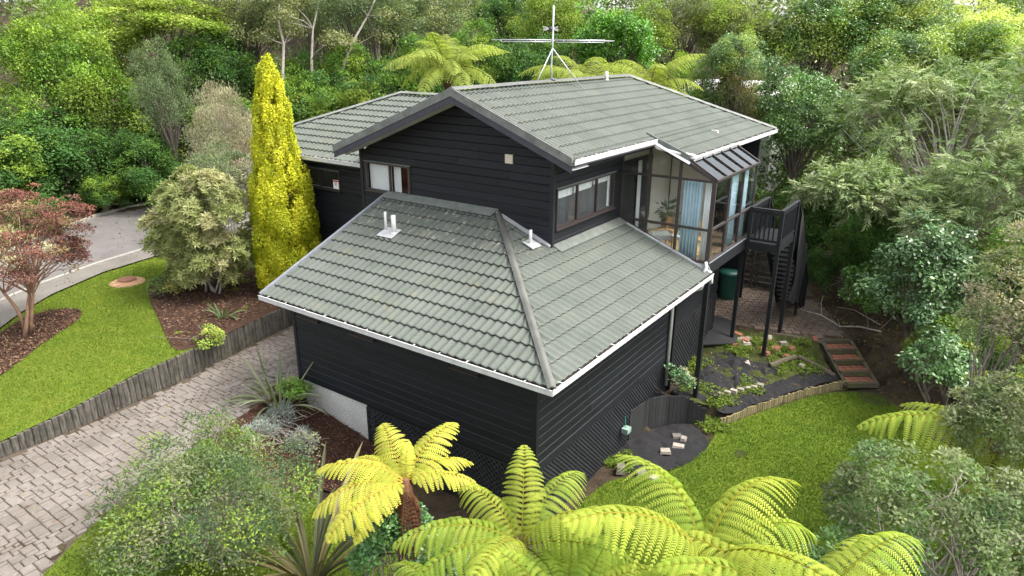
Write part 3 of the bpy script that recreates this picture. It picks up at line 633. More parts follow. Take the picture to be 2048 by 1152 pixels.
# ---- walls
def siding(name, O, u, nout, u0, u1, z0, z1, rh, openings=(), lim=None, seed=0, mat='black', minb=1.8, maxb=4.6, back=.03):
    rr = random.Random(seed); O = Vector(O); u = Vector(u); nn = Vector(nout); lim = lim or (lambda z: (u0, u1))
    bk = MB(); boards = []
    z = z0
    while z < z1-.01:
        zt = min(z+rh, z1); cuts = sorted({z, zt}|{e for op in openings for e in op[2:] if z+.01 < e < zt-.01})
        for za, zb in zip(cuts[:-1], cuts[1:]):
            la, lb = lim(za), lim(zb)
            if la[1]-la[0] < .05: continue
            iv = [(max(u0, la[0]), min(u1, la[1]))]
            for op in openings:
                if op[2] < zb-.005 and op[3] > za+.005:
                    nv = []
                    for a, b in iv:
                        if op[0] > a: nv.append((a, min(b, op[0])))
                        if op[1] < b: nv.append((max(a, op[1]), b))
                    iv = [q for q in nv if q[1]-q[0] > .01]
            for a, b in iv:
                def P(uu, zz_, off): return O+u*uu+nn*off+Vector((0,0,zz_))
                ta, tb = max(a, lb[0]), min(b, lb[1])
                if tb <= ta: ta = tb = (a+b)/2
                bk.add([P(a,za,-back),P(b,za,-back),P(tb,zb,-back),P(ta,zb,-back)], [(0,1,2,3)])
                bk.add([P(a,za,-.004),P(b,za,-.004),P(tb,zb,-.004),P(ta,zb,-.004)], [(0,1,2,3)])
                s = a; first = True
                while s < b-.02:
                    e = s+rr.uniform(minb, maxb)
                    if b-e < .8: e = b
                    sa, sb = max(s, ta) if first else s, min(e, tb) if e >= b else e
                    sb = max(sb, sa+.001); g = .002
                    mb = MB(); w0, w1 = .030+rr.uniform(-.003, .003), .004; zc_ = max(za+.004, zb-.026)
                    v_ = [P(s+g,za,0),P(e-g,za,0),P(e-g,za,w0),P(s+g,za,w0),P(sa+g,zb,0),P(sb-g,zb,0),P(sb-g,zb,w1),P(sa+g,zb,w1),P(sa+g,zc_,w0),P(sb-g,zc_,w0)]
                    mb.add(v_, [(0,1,2,3),(7,6,5,4),(3,2,9,8),(8,9,6,7),(1,5,6,9,2),(0,3,8,7,4)]); boards.append(mb); s = e; first = False
        z = zt
    w = part(name, bk, MT[mat], HO)
    for mb in boards: part('weatherboard', mb, MT[mat], w)
    return w
RH = .186
slots = [(-7.42+7.62,-6.73+7.62,1.83,1.98),(-5.66+7.62,-4.96+7.62,1.83,1.98),(-2.82+7.62,-2.14+7.62,1.83,1.98)]
w_gf = siding('wall', (-7.62,.85,0), (1,0,0), (0,-1,0), 0, 6.77, .15, 2.335, RH, slots, None, 1)
w_gr = siding('wall', (-.85,.85,0), (0,1,0), (1,0,0), 0, 6.15, .15, 2.335, RH, [(.55,1.25,1.95,2.06),(1.9,2.6,1.95,2.06)], None, 2, minb=1.2, maxb=3.2)
gz = lambda z: (max(0, RX+8.506-(RZ-.2-z)/T2), min(5.9, RX+8.506+(RZ-.2-z)/T2))
w_gb = siding('wall', (-8.506,4.09,0), (1,0,0), (0,-1,0), 0, 5.9, 1.2, 6.62, RH, [(.16,1.735,4.14,4.90)], gz, 3, maxb=5)
w_sd = siding('wall', (-2.606,4.09,0), (0,1,0), (1,0,0), 0, 3.285, 3.3, 5.73, RH, [(.10,2.84,3.905,4.815)], None, 4)
w_wg = siding('wall', (-13.3,4.95,0), (1,0,0), (0,-1,0), 0, 4.8, .3, 4.57, RH, [(1.25,2.92,3.70,4.28)], None, 5)
w_gl = siding('wall', (-7.62,4.09,0), (0,-1,0), (-1,0,0), 0, 3.24, .15, 2.4, RH, (), None, 6)
cn = MB()
for x, y, z0_, z1_ in [(-.85,.85,.13,2.335),(-7.62,.85,.05,2.335),(-2.606,4.09,3.3,5.85),(-8.506,4.09,1.2,5.25)]:
    cn = MB(); cn.box(x-.045, x+.045, y-.045, y+.045, z0_, z1_); part('corner_board', cn, MT['blackp'], HO)
# body that closes the house
mb = MB(); mb.box(-8.45,-8.40,4.15,14.4,-.5,5.1); mb.box(-8.4,-1.2,14.3,14.4,-.5,5.0); mb.box(-2.66,-2.64,10.7,14.3,-.5,5.6); mb.box(-8.4,-2.66,4.2,14.3,2.55,2.6); mb.box(-13.3,-13.2,5,11.9,-.4,4.5); mb.box(-13.2,-8.46,11.8,11.9,-.4,4.5)
mb.box(-7.55,-.95,7.0,7.05,-1.1,2.3); mb.box(-7.62,-7.56,.95,4.0,-1,.2); part('inner_wall', mb, MT['blackp'], HO)
mb = MB(); mb.box(-.95,-.88,7.05,10.6,1.1,2.4); mb.box(-.93,-.87,7.05,10.6,.95,1.1); part('wall', mb, MT['blackp'], HO)
mb = MB(); mb.prism([(-7.6,.87,.152),(-5.38,.87,.152),(-5.38,.87,-1.1),(-7.6,.87,-1.1)], (0,.18,0)); part('foundation', mb, MT['conc'], HO)
mb = MB(); mb.box(-5.3,-.86,.90,.98,.02,.15); mb.box(-.98,-.90,.98,7.1,.02,.15); part('floor_joist', mb, MT['blackp'], HO)
# ---- windows
def window(O, u, nout, w, h, splits, glass='glass', fw_=.05, label=None, rails=(), head=True):
    O = Vector(O); u = Vector(u); nn = Vector(nout); Z = Vector((0,0,1))
    def bar(a, b, mb, t=fw_, dep=.07, off=.02): mb.beam(O+u*a[0]+Z*a[1]+nn*off, O+u*b[0]+Z*b[1]+nn*off, t, dep, up=nn)
    f = MB(); e = fw_/2
    bar((0,e),(w,e),f); bar((0,h-e),(w,h-e),f); bar((e,fw_),(e,h-fw_),f); bar((w-e,fw_),(w-e,h-fw_),f)
    win = part('window', f, MT['frame'], HO, label=label)
    xs_ = [0]+list(splits)+[w]
    for s in splits: m = MB(); bar((s,fw_),(s,h-fw_),m,.045,.06); part('mullion', m, MT['frame'], win)
    for a, b in zip(xs_[:-1], xs_[1:]):
        m = MB(); i = .022; m.prism([O+u*(a+i)+Z*i, O+u*(b-i)+Z*i, O+u*(b-i)+Z*(h-i), O+u*(a+i)+Z*(h-i)], nn*.006); part('pane', m, MT[glass], win)
    if head:
        m = MB(); m.beam(O+u*-.03+Z*(h+.012)+nn*.045, O+u*(w+.03)+Z*(h+.012)+nn*.045, .02, .09, up=nn); part('head_flashing', m, MT['bronze'], win)
        m = MB(); m.beam(O+u*-.03+Z*-.012+nn*.05, O+u*(w+.03)+Z*-.012+nn*.05, .03, .09, up=nn); part('sill', m, MT['frame'], win)
    return win
wg = window((-8.346,4.09,4.14), (1,0,0), (0,-1,0), 1.575, .76, [.86])
m = MB(); m.box(-8.30,-7.52,4.16,4.17,4.17,4.88); part('blind', m, MT['blind'], wg); m = MB(); m.box(-7.46,-7.22,4.19,4.20,4.17,4.88); part('blind', m, MT['blind'], wg)
m = MB(); m.box(-7.22,-6.6,4.42,4.46,3.0,5.0); part('inner_door', m, MT['doorwood'], wg)
ws = window((-2.606,4.19,3.905), (0,1,0), (1,0,0), 2.74, .91, [.92,1.84])
for a, b, h in ((4.24,5.08,.26),(5.14,6.00,.24),(6.06,6.88,.20)): m = MB(); m.box(-2.70,-2.69,a,b,4.80-h,4.80); part('blind', m, MT['blind'], ws)
m = MB(); m.box(-2.69,-2.68,6.78,6.9,3.95,4.80); part('blind', m, MT['blind'], ws)
ww = window((-12.05,4.95,3.70), (1,0,0), (0,-1,0), 1.67, .58, [.83])
m = MB(); m.box(-10.68,-10.44,4.905,4.912,3.75,4.01); sgn = part('notice', m, MT['blind'], ww, label='small white warning notice with red heading on the window')
for a, k in zip(slots, range(3)): window((-7.62+a[0],.85,a[2]), (1,0,0), (0,-1,0), a[1]-a[0], .15, [], 'louvre', .03)
for a in ((.55,1.25),(1.9,2.6)): window((-.85,.85+a[0],1.95), (0,1,0), (1,0,0), a[1]-a[0], .11, [], 'louvre', .025)
# red heading of the notice is a flat print beside it under the same window
m = MB(); m.box(-10.67,-10.45,4.898,4.903,3.955,4.0); part('notice_heading', m, MT['red'], ww); m = MB(); m.box(-10.575,-10.535,4.898,4.903,3.87,3.92); part('notice_mark', m, MT['ink'], ww)
m = MB(); m.box(-3.845,-3.64,4.035,4.075,5.275,5.475); v_ = part('wall_vent', m, MT['vent'], HO)
for k in range(5): m = MB(); m.box(-3.83,-3.655,4.028,4.036,5.295+k*.035,5.315+k*.035); part('louvre', m, MT['vent'], v_)
# rooms behind the windows
mb = MB(); mb.box(-8.4,-2.7,7.0,7.05,2.6,5.5); mb.box(-4.3,-4.25,4.2,7.0,2.6,5.5); part('inner_wall', mb, MT['whitewall'], HO)
mb = MB(); mb.box(-8.4,-2.7,4.2,7.0,5.52,5.55); part('ceiling', mb, MT['whitewall'], HO)
mb = MB(); mb.box(-5.5,-2.7,4.2,7.0,2.62,2.64); part('floor', mb, MT['floorw'], HO)
mb = MB(); mb.box(-3.35,-2.75,4.3,6.9,3.5,3.58); mb.box(-3.3,-2.8,4.32,6.88,2.64,3.5); tag(link('kitchen_counter', mb.mesh('kitchen_counter', MT['whitewall'])), 'white kitchen counter behind the three-pane side window', 'counter')
mb = MB(); mb.box(-13.1,-8.5,7.5,7.55,.5,4.5); part('inner_wall', mb, MT['cream'], HO)
# ---- lattice under the floor
def lattice(name, O, u, nout, w, z0, z1, sp, backing=False):
    O = Vector(O); u = Vector(u); nn = Vector(nout); Z = Vector((0,0,1)); h = z1-z0
    f = MB(); f.beam(O+Z*z0, O+u*w+Z*z0, .04, .05, up=nn); f.beam(O+Z*z1, O+u*w+Z*z1, .04, .05, up=nn)
    k = int(w/1.7)+1
    for i in range(k+1): f.beam(O+u*(w*i/k)+Z*(z0+.021), O+u*(w*i/k)+Z*(z1-.021), .05, .05, up=nn)
    lt = part(name, f, MT['blackp'], HO)
    for sgn_, off in ((1, .012), (-1, .024)):
        s = -h
        while s < w:
            a, b = (s, 0), (s+h, h)
            if a[0] < 0: a = (0, -s)
            if b[0] > w: b = (w, w-s)
            if b[0]-a[0] > .03:
                za, zb = (a[1], b[1]) if sgn_ > 0 else (h-a[1], h-b[1])
                m = MB(); m.beam(O+u*a[0]+Z*(z0+za)+nn*off, O+u*b[0]+Z*(z0+zb)+nn*off, .038, .012, up=nn); part('slat', m, MT['latt'], lt)
            s += sp
    return lt
lattice('lattice_panel', (-5.36,.86,0), (1,0,0), (0,-1,0), 4.46, -1.15, .10, .125)
lattice('lattice_panel', (-.86,.92,0), (0,1,0), (1,0,0), 6.1, -1.25, .10, .105)
lattice('lattice_panel', (-.86,7.15,0), (0,1,0), (1,0,0), 3.3, -.85, .92, .135)
# ---- posts
for i, (x, y, zt, zb, w) in enumerate([(-.06,7.2,2.40,-.85,.11),(-.27,10.55,2.42,-.52,.10),(-.8,7.18,2.3,-.9,.10)]):
    m = MB(); m.box(x-w/2, x+w/2, y-w/2, y+w/2, zb, zt); part('post', m, MT['blackp'], HO)
# ================================================================== SUNROOM
SX, SY2, SZ, GE = -.181, 10.66, 2.72, 4.76
m = MB(); m.box(-2.6,SX-.05,SY+.05,SY2-.03,2.50,2.70); sr = part('sunroom', m, MT['blackp'], HO)
m = MB(); m.box(SX-.05,SX+.05,SY-.0,SY2+.05,2.44,2.74); part('floor_beam', m, MT['blackp'], sr); m = MB(); m.box(-2.6,SX-.051,SY2-.03,SY2+.05,2.44,2.74); part('floor_beam', m, MT['blackp'], sr)
m = MB(); m.beam((SX+.052,SY,2.75),(SX+.052,SY2+.05,2.75),.02,.03); part('sill_flashing', m, MT['zinc'], sr)
k = 0; x = -2.58
while x < SX-.08: m = MB(); m.box(x, min(x+.138, SX-.06), SY+.06, SY2-.04, 2.70, 2.72+.001*(k % 2)); part('floor_board', m, MT['floorw'], sr); x += .141; k += 1
def roofz(x):      # lower roof surface
    return 2.5-x*T1
mull = [-2.585,-1.845,-1.04,SX]
topz = lambda x: mz(x)-.155 if x < -.86 else (mz(-.86)-.155)+(x+.86)*(GE-mz(-.86)+.155)/(SX+.86)
def fbar(a, b, t=.055, dep=.06, name='frame_bar'): m = MB(); m.beam(a, b, t, dep); part(name, m, MT['frame'], sr)
for x in mull:
    zb = max(roofz(x)+.03, SZ); w = .10 if x == SX else .055
    m = MB(); m.box(x-w/2, x+w/2, SY-.035, SY+.035, zb, topz(x)-(.03 if x < SX else .0)); part('frame_bar', m, MT['frame'], sr)
for z in (4.74, 3.57):
    m = MB(); m.box(-2.555, SX-.05, SY-.03, SY+.03, z-.027, z+.027); part('frame_bar', m, MT['frame'], sr)
fbar((-2.6,SY,roofz(-2.6)+.04), (-.62,SY,SZ+.04)); fbar((-.62,SY,SZ+.04), (SX,SY,SZ+.045))
fbar((-2.6,SY,topz(-2.6)-.0), (-.86,SY,topz(-.86)-.0), .05, .06); fbar((-.86,SY,topz(-.86)), (SX,SY,GE), .05, .06)
m = MB(); m.beam((-2.6,SY-.06,roofz(-2.6)+.035), (-.02,SY-.06,roofz(-.02)+.05), .11, .03); part('apron_flashing', m, MT['lead'], sr)
m = MB(); m.prism([(-.75,SY-.02,2.77),(-.13,SY-.02,2.72),(-.03,SY-.02,2.53)], (0,.015,0)); part('apron_flashing', m, MT['lead'], sr)
def pane(pts, d, mat='glass'): m = MB(); m.prism(pts, d); part('pane', m, MT[mat], sr)
for a, b in zip(mull[:-1], mull[1:]):
    zb = lambda x: max(roofz(x)+.05, SZ+.04)
    pane([(a,SY,zb(a)),(b,SY,zb(b)),(b,SY,3.57),(a,SY,3.57)] if zb(a) < 3.5 else [(a+.05,SY,3.55),(b,SY,zb(b)),(b,SY,3.57),(a,SY,3.57)], (0,.005,0))
    pane([(a,SY,3.57),(b,SY,3.57),(b,SY,4.74),(a,SY,4.74)], (0,.005,0))
    if b < SX: pane([(a,SY,4.74),(b,SY,4.74),(b,SY,topz(b)),(a,SY,topz(a))], (0,.005,0))
    else: pane([(a,SY,4.74),(b,SY,4.745),(b,SY,GE),(-.86,SY,topz(-.86)),(a,SY,topz(a))], (0,.005,0))
ym = [SY+.05, 8.48, 9.57, SY2]
for y in ym[1:]: m = MB(); m.box(SX-.03, SX+.03, y-.03, y+.03, 2.74, GE-.02); part('frame_bar', m, MT['frame'], sr)
for z, t in ((2.77, .05), (3.57, .05), (GE, .07)): m = MB(); m.box(SX-.032, SX+.032+(.03 if z == GE else 0), SY+.04, SY2+.02, z-t/2, z+t/2); part('frame_bar', m, MT['frame'], sr)
for a, b in zip(ym[:-1], ym[1:]):
    pane([(SX,a,2.78),(SX,b,2.78),(SX,b,3.56),(SX,a,3.56)], (.005,0,0)); pane([(SX,a,3.58),(SX,b,3.58),(SX,b,GE-.03),(SX,a,GE-.03)], (.005,0,0))
# glass roof
zt_ = 5.20; xt_ = -.84
for i in range(6):
    y = SY+.0+(SY2-SY)*i/5; m = MB(); m.beam((xt_,y,zt_+.02), (SX+.05,y,GE+.045), .045, .05); part('glazing_bar', m, MT['frame'], sr)
    if i < 5: y2 = SY+(SY2-SY)*(i+1)/5; pane([(xt_,y,zt_),(SX+.07,y,GE+.02),(SX+.07,y2,GE+.02),(xt_,y2,zt_)], (0,0,.006), 'roofglass')
m = MB(); m.beam((xt_+.04,SY,zt_+.035),(xt_+.04,SY2,zt_+.035),.14,.03); part('apron_flashing', m, MT['lead'], sr)
m = MB(); m.beam((SX+.06,SY-.02,GE+.02),(SX+.06,SY2+.04,GE+.02),.05,.05); part('frame_bar', m, MT['frame'], sr)
# interior of the sunroom
m = MB(); m.box(-2.70,-2.64,SY+.0,SY2,2.7,5.75); bw = part('back_wall', m, MT['cream'], sr)
m = MB(); m.prism([(-2.62,SY+.05,mz(-2.62)-.19),(EX-.05,SY+.05,mz(EX-.05)-.19),(EX-.05,SY2,mz(EX-.05)-.19),(-2.62,SY2,mz(-2.62)-.19)], (0,0,-.02)); part('ceiling', m, MT['whitewall'], sr)
for y0_, y1_ in ((7.55,8.35),(8.42,9.25)):
    m = MB()
    for a, b in (((y0_,2.8),(y1_,2.8)),((y0_,4.95),(y1_,4.95)),((y0_,3.75),(y1_,3.75)),((y0_,2.8),(y0_,4.95)),((y1_,2.8),(y1_,4.95))): m.beam((-2.63,a[0],a[1]),(-2.63,b[0],b[1]),.06,.04,up=(1,0,0))
    part('frame_bar', m, MT['frame'], sr); m = MB(); m.box(-2.638,-2.632,y0_,y1_,2.8,4.95); part('pane', m, MT['dark'], sr)
m = MB(); m.box(-2.6,-1.35,SY2-.02,SY2+.04,2.74,5.55); part('end_wall', m, MT['cream'], sr)
m = MB()
for a, b in (((-1.32,2.78),(-1.32,5.2)),((SX-.05,3.57),(-1.32,3.57)),((-.75,2.78),(-.75,5.2)),((-1.32,GE),(SX-.05,GE))): m.beam((a[0],SY2,a[1]),(b[0],SY2,b[1]),.055,.05,up=(0,1,0))
part('frame_bar', m, MT['frame'], sr); pane([(-1.3,SY2,2.76),(SX,SY2,2.76),(SX,SY2,GE),(-.86,SY2,5.15),(-1.3,SY2,5.3)], (0,.005,0))
def curtain(label, a, b, z0_, z1_, folds, amp=.035, mat='curtain'):
    a = Vector(a); b = Vector(b); d = (b-a).normalized(); s = d.cross(Vector((0,0,1))); L = (b-a).length; n = folds*8; mb = MB(); v_ = []
    for zz_, k in ((z1_, .6), ((z0_+z1_)/2, .9), (z0_, 1.15)):
        for i in range(n+1): t = i/n; v_.append(a+d*L*t+s*amp*k*math.sin(t*folds*2*math.pi+.6*math.sin(t*9))+Vector((0,0,zz_)))
    m_ = n+1; mb.add(v_, [(r*m_+i, r*m_+i+1, (r+1)*m_+i+1, (r+1)*m_+i) for r in range(2) for i in range(n)])
    me = mb.mesh('curtain', MT[mat], True); o = link('curtain', me); md = o.modifiers.new('thick', 'SOLIDIFY'); md.thickness = .006
    return tag(o, label, 'curtain', 'sunroom curtains')
curtain('pale blue curtain behind the gable-side sunroom glass near the corner', (-.98,SY+.16,0), (-.50,SY+.14,0), 2.74, 4.68, 6)
curtain('white narrow curtain edge next to the sunroom corner post', (-.44,SY+.16,0), (-.26,SY+.16,0), 2.74, 4.68, 3, .02, 'blind')
curtain('pale blue curtain at the middle of the sunroom long side', (SX-.16,9.15,0), (SX-.14,9.62,0), 2.74, 4.68, 5)
curtain('pale blue curtain at the far end of the sunroom long side', (SX-.15,10.0,0), (SX-.15,10.5,0), 2.74, 4.68, 5)
curtain('white curtain hanging before the dark inner window of the sunroom', (-2.57,8.28,0), (-2.57,8.5,0), 2.85, 4.9, 3, .02, 'blind')
# armchair, side table, plant, chair, rug
def armchair(loc, rz):
    t = thing('armchair', 'pale grey armchair with wooden arms inside the sunroom', 'armchair', loc, (0,0,rz))
    m = MB(); m.box(-.28,.28,-.26,.28,.30,.43); part('seat', m, MT['uphol'], t, world=False)
    m = MB(); m.add([(-.28,.22,.40),(.28,.22,.40),(.28,.32,.40),(-.28,.32,.40),(-.27,.38,.95),(.27,.38,.95),(.27,.47,.93),(-.27,.47,.93)], [(0,3,2,1),(4,5,6,7),(0,1,5,4),(1,2,6,5),(2,3,7,6),(3,0,4,7)]); part('backrest', m, MT['uphol'], t, world=False)
    for s in (-1, 1):
        m = MB(); m.tube([(s*.32,-.30,.58),(s*.33,-.1,.61),(s*.33,.15,.60),(s*.31,.34,.60)], [.022,.026,.024,.02], 8); part('arm', m, MT['honey'], t, True, world=False)
        m = MB(); m.tube([(s*.31,-.26,0),(s*.32,-.28,.58)], [.016,.022], 8); part('leg', m, MT['honey'], t, True, world=False)
        m = MB(); m.tube([(s*.31,.34,0),(s*.31,.33,.60)], [.016,.022], 8); part('leg', m, MT['honey'], t, True, world=False)
    m = MB(); m.beam((-.31,-.24,.27),(.31,-.24,.27),.03,.05); m.beam((-.31,.28,.27),(.31,.28,.27),.03,.05); part('seat_rail', m, MT['honey'], t, world=False)
armchair((-1.72,7.98,2.72), 2.2)
t = thing('side_table', 'small round side table with dark legs beside the armchair', 'table', (-1.15,7.95,2.72))
m = MB(); m.lathe([(.20,.44),(.215,.45),(.215,.47),(.2,.475)], (0,0,0), 20); part('table_top', m, MT['whitewall'], t, world=False)
for k in range(3): a = 2.1*k+.3; m = MB(); m.tube([(.17*math.cos(a),.17*math.sin(a),.44),(.19*math.cos(a),.19*math.sin(a),0)], .009, 6); part('leg', m, MT['frame'], t, world=False)
t = thing('planter_mug', 'small pale green pot on the round side table', 'pot', (-1.17,7.98,3.195)); m = MB(); m.lathe([(.045,0),(.055,.08),(.05,.085),(.04,.03)], (0,0,0), 12); part('pot', m, simple('pale_green_pot', (.35,.42,.33)), t, True, world=False)
t = thing('potted_plant', 'leafy green plant in a woven basket inside the sunroom', 'plant', (-1.95,9.0,2.72))
m = MB(); m.lathe([(.13,0),(.17,.15),(.175,.3),(.16,.36),(.15,.36),(.13,.28)], (0,0,.35), 16); part('basket', m, MT['wicker'], t, True, world=False)
m = MB(); 
for k in range(3): a = 2.1*k; m.tube([(.12*math.cos(a),.12*math.sin(a),.4),(.2*math.cos(a),.2*math.sin(a),0)], .012, 6)
part('stand', m, MT['honey'], t, world=False)
n = 70; d_ = nrm(RNG.normal(0,1,(n,3))*[1,1,.6]+[0,0,.5]); P = np.array([0,0,.72])+d_*RNG.uniform(.08,.33,(n,1)); V = leafset(P, nrm(d_+[0,0,-.5]), nrm(d_+UP), RNG.uniform(.14,.22,n), RNG.uniform(.09,.14,n), .1)
link('foliage', fastmesh('foliage', V, 4, [MT['leafg']], np.array([.035,.10,.025])*RNG.uniform(.6,1.5,(n,1))), t)
t = thing('dining_chair', 'honey timber chair behind the blue curtain in the sunroom', 'chair', (-.75,7.95,2.72), (0,0,.5))
m = MB(); m.box(-.2,.2,-.2,.2,.42,.45); part('seat', m, MT['honey'], t, world=False)
for a, b, h in ((-.18,-.18,.42),(.18,-.18,.42),(-.18,.18,.85),(.18,.18,.85)): m = MB(); m.tube([(a*1.1,b*1.1,0),(a,b,h)], .016, 6); part('leg', m, MT['honey'], t, world=False)
m = MB(); m.box(-.18,.18,.17,.195,.68,.84); part('backrest', m, MT['honey'], t, world=False)
m = MB(); m.lathe([(.75,0),(.76,.006),(.75,.012)], (-1.3,8.4,2.722), 32); tag(link('floor_rug', m.mesh('floor_rug', MT['rug'])), 'round straw-coloured rug on the sunroom floor', 'rug')
# security light
t = thing('security_light', 'small twin security floodlight under the sunroom corner', 'light', (-.12,10.5,2.44))
m = MB(); m.box(-.03,.03,-.03,.03,0,.06); part('bracket', m, MT['white'], t, world=False)
for s in (-1, 1): m = MB(); m.tube([(0,s*.03,-.02),(.10,s*.08,-.05)], [.03,.05], 10); part('lamp_head', m, MT['alu'], t, True, world=False)
# ================================================================== AERIAL
t = thing('television_aerial', 'tall metal television aerial with long crossbar on the main roof ridge', 'aerial', (RX+.0,7.52,6.88)); R2 = Vector((.818,.576,0))
m = MB(); m.tube([(0,0,.04),(-.03,0,.35),(0,0,.85),(0,0,1.82)], .020, 8); part('mast', m, MT['alu'], t, True, world=False)
for p in ((0,-.71,.0),(.46,.78,-.2)): m = MB(); m.tube([(0,0,.80),p], .014, 6); part('leg', m, MT['alu'], t, True, world=False)
m = MB(); m.tube([R2*-1.58+Vector((0,0,1.0)), R2*1.58+Vector((0,0,.98))], .010, 6); part('crossbar', m, MT['alu'], t, True, world=False)
for z, a, b in ((1.005,-1.33,-.04),(.955,-1.33,-.04),(1.0,.06,1.33),(.945,.06,1.33)): m = MB(); m.tube([R2*a+Vector((.012,-.02,z)), R2*b+Vector((.012,-.02,z))], .010, 6); part('folded_dipole', m, MT['alu'], t, True, world=False)
for a in (-1.33,-.45,.28,1.33): m = MB(); m.tube([R2*a+Vector((.012,-.02,1.005)), R2*a+Vector((.012,-.02,.945))], .010, 6); part('spacer', m, MT['alu'], t, True, world=False)
m = MB(); m.lathe([(.03,-.06),(.05,0),(.03,.06)], (-.05,-.04,1.27), 8); part('amplifier', m, MT['dark'], t, world=False)
for s in (-1, 1):
    for dz in (.045,.015,-.02,-.045): m = MB(); m.tube([R2*s*.05+Vector((-.05,-.04,1.27+dz*.3)), R2*s*.19+Vector((-.05,-.04,1.27+dz*1.2))], .008, 5); part('bow_tie_rod', m, MT['white'], t, world=False)
m = MB(); m.box(-.09,.09,-.09,.09,.02,.05); part('foot_plate', m, MT['zinc'], t, world=False)
# ================================================================== DECK AND STAIRS
DK = thing('deck_stairs', 'black timber landing and stairs beside the sunroom with baluster railing', 'deck', (.3,11,-.5))
def dp(name, mb, mat='blackp'): return part(name, mb, MT[mat], DK)
x0, x1, y0, y1, dz = -.12, .76, 10.25, 12.0, 2.66
m = MB(); m.box(x0,x1,y0,y0+.045,dz-.2,dz-.001); m.box(x1-.045,x1,y0+.046,y1,dz-.2,dz-.001); m.box(x0,x0+.045,y0+.046,y1,dz-.2,dz-.001); m.box(x0,x1,y1+.001,y1+.046,dz-.2,dz-.001); dp('joist_frame', m)
y = y0+.01
while y < y1: m = MB(); m.box(x0,x1,y,y+.09,dz,dz+.022); dp('deck_board', m); y += .096
for x, y in ((x1-.02,y0+.06),(x1-.02,y1-.1)): m = MB(); m.box(x-.05,x+.05,y-.05,y+.05,-.55,dz+.98); dp('post', m)
for x, y in ((x0+.05,y0+.06),(x0+.05,y1-.1)): m = MB(); m.box(x-.045,x+.045,y-.045,y+.045,dz-.3,dz+.98); dp('post', m)
def rail(a, b, bal=True, zb=dz+.10, zt=dz+.93):
    a = Vector(a); b = Vector(b)
    m = MB(); m.beam(a+Vector((0,0,zt+.03)), b+Vector((0,0,zt+.03)), .10, .035); dp('handrail', m)
    m = MB(); m.beam(a+Vector((0,0,zb)), b+Vector((0,0,zb)), .04, .07); dp('bottom_rail', m)
    m = MB(); m.beam(a+Vector((0,0,zt-.06)), b+Vector((0,0,zt-.06)), .03, .08); dp('top_rail', m)
    if bal:
        L = (b-a).length; n = int(L/.115)
        for i in range(1, n): p = a+(b-a)*i/n; m = MB(); m.box(p.x-.019,p.x+.019,p.y-.019,p.y+.019,zb+.035,zt-.10); dp('baluster', m)
rail((x0+.1,y0+.04,0), (x1-.07,y0+.04,0)); rail((x1-.02,y0+.12,0), (x1-.02,y1-.15,0)); rail((x0+.05,y0+.12,0), (x0+.05,y1-.15,0))
# flight going down behind the landing
sy0, sy1, sz0, sz1 = 12.05, 14.75, dz-.05, -.45; n = 15
for x in (x0+.05, x1-.05): m = MB(); m.beam((x,sy0,sz0-.12), (x,sy1,sz1-.05), .045, .24, up=(0,0,1)); dp('stringer', m)
for i in range(n): f = (i+.5)/n; y = sy0+(sy1-sy0)*f; z = sz0+(sz1-sz0)*f; m = MB(); m.box(x0+.08,x1-.08,y-.12,y+.12,z-.02,z+.02); dp('tread', m)
for x in (x0+.05, x1-.02):
    m = MB(); m.beam((x,sy0-.1,dz+.96), (x,sy1,sz1+.95), .09, .035); dp('handrail', m); m = MB(); m.box(x-.045,x+.045,sy1-.05,sy1+.04,-.5,sz1+.95); dp('post', m)
    for i in range(1, 20): f = i/20; y = sy0+(sy1-sy0)*f; z = sz0+(sz1-sz0)*f; m = MB(); m.box(x-.018,x+.018,y-.018,y+.018,z-.1,z+.93); dp('baluster', m)
# shade cloth hung over the stair rail
v_ = []; nu, nv = 18, 14; mb = MB()
for j in range(nv+1):
    for i in range(nu+1):
        s, tt = i/nu, j/nv; y = 12.3+(14.0-12.3)*s; ztop = np.interp(y, [11.7,12.05,14.75], [dz+.98,dz+.98,sz1+.97]); zbot = max(-.42, ztop-2.2-.35*math.sin(s*7))
        v_.append((x1+.04+.07*math.sin(s*17+tt*2)*tt, y-.35*tt*s, ztop+(zbot-ztop)*tt))
mb.add(v_, [(j*(nu+1)+i, j*(nu+1)+i+1, (j+1)*(nu+1)+i+1, (j+1)*(nu+1)+i) for j in range(nv) for i in range(nu)])
tag(link('shade_cloth', mb.mesh('shade_cloth', MT['shade'], True)), 'black shade cloth draped down the side of the stairs', 'shade cloth')
# rubbish bin
t = thing('compost_bin', 'tall dark green round plastic bin under the sunroom', 'bin', (-1.6,14.05,-.48))
m = MB(); m.lathe([(.27,0),(.29,.05),(.33,.85),(.34,.9)], (0,0,0), 24); part('body', m, MT['bin'], t, True, world=False); m = MB(); m.lathe([(.36,.88),(.37,.93),(.35,.99),(.2,1.03),(.05,1.04)], (0,0,0), 24); part('lid', m, MT['bin'], t, True, world=False)
for s in (-1, 1): m = MB(); m.tube([(s*.32,-.06,.72),(s*.38,-.06,.76),(s*.38,.06,.76),(s*.32,.06,.72)], .014, 6); part('handle', m, MT['bin'], t, True, world=False)
# slatted bank wall at the back
t = thing('slatted_wall', 'pale horizontal timber slat wall behind the green bin', 'wall', (-2.2,15.9,-.5))
for k in range(9): m = MB(); m.box(-4.6,.1,15.86,15.92,-.45+k*.2,-.45+k*.2+.15); part('slat', m, MT['post'], t)
for x in (-4.2,-2.7,-1.2,0): m = MB(); m.box(x-.05,x+.05,15.925,16.02,-.5,1.4); part('post', m, MT['post'], t)
m = MB(); m.box(-1.36,-1.28,15.7,15.78,-.5,2.5); part('post', m, MT['post'], t)
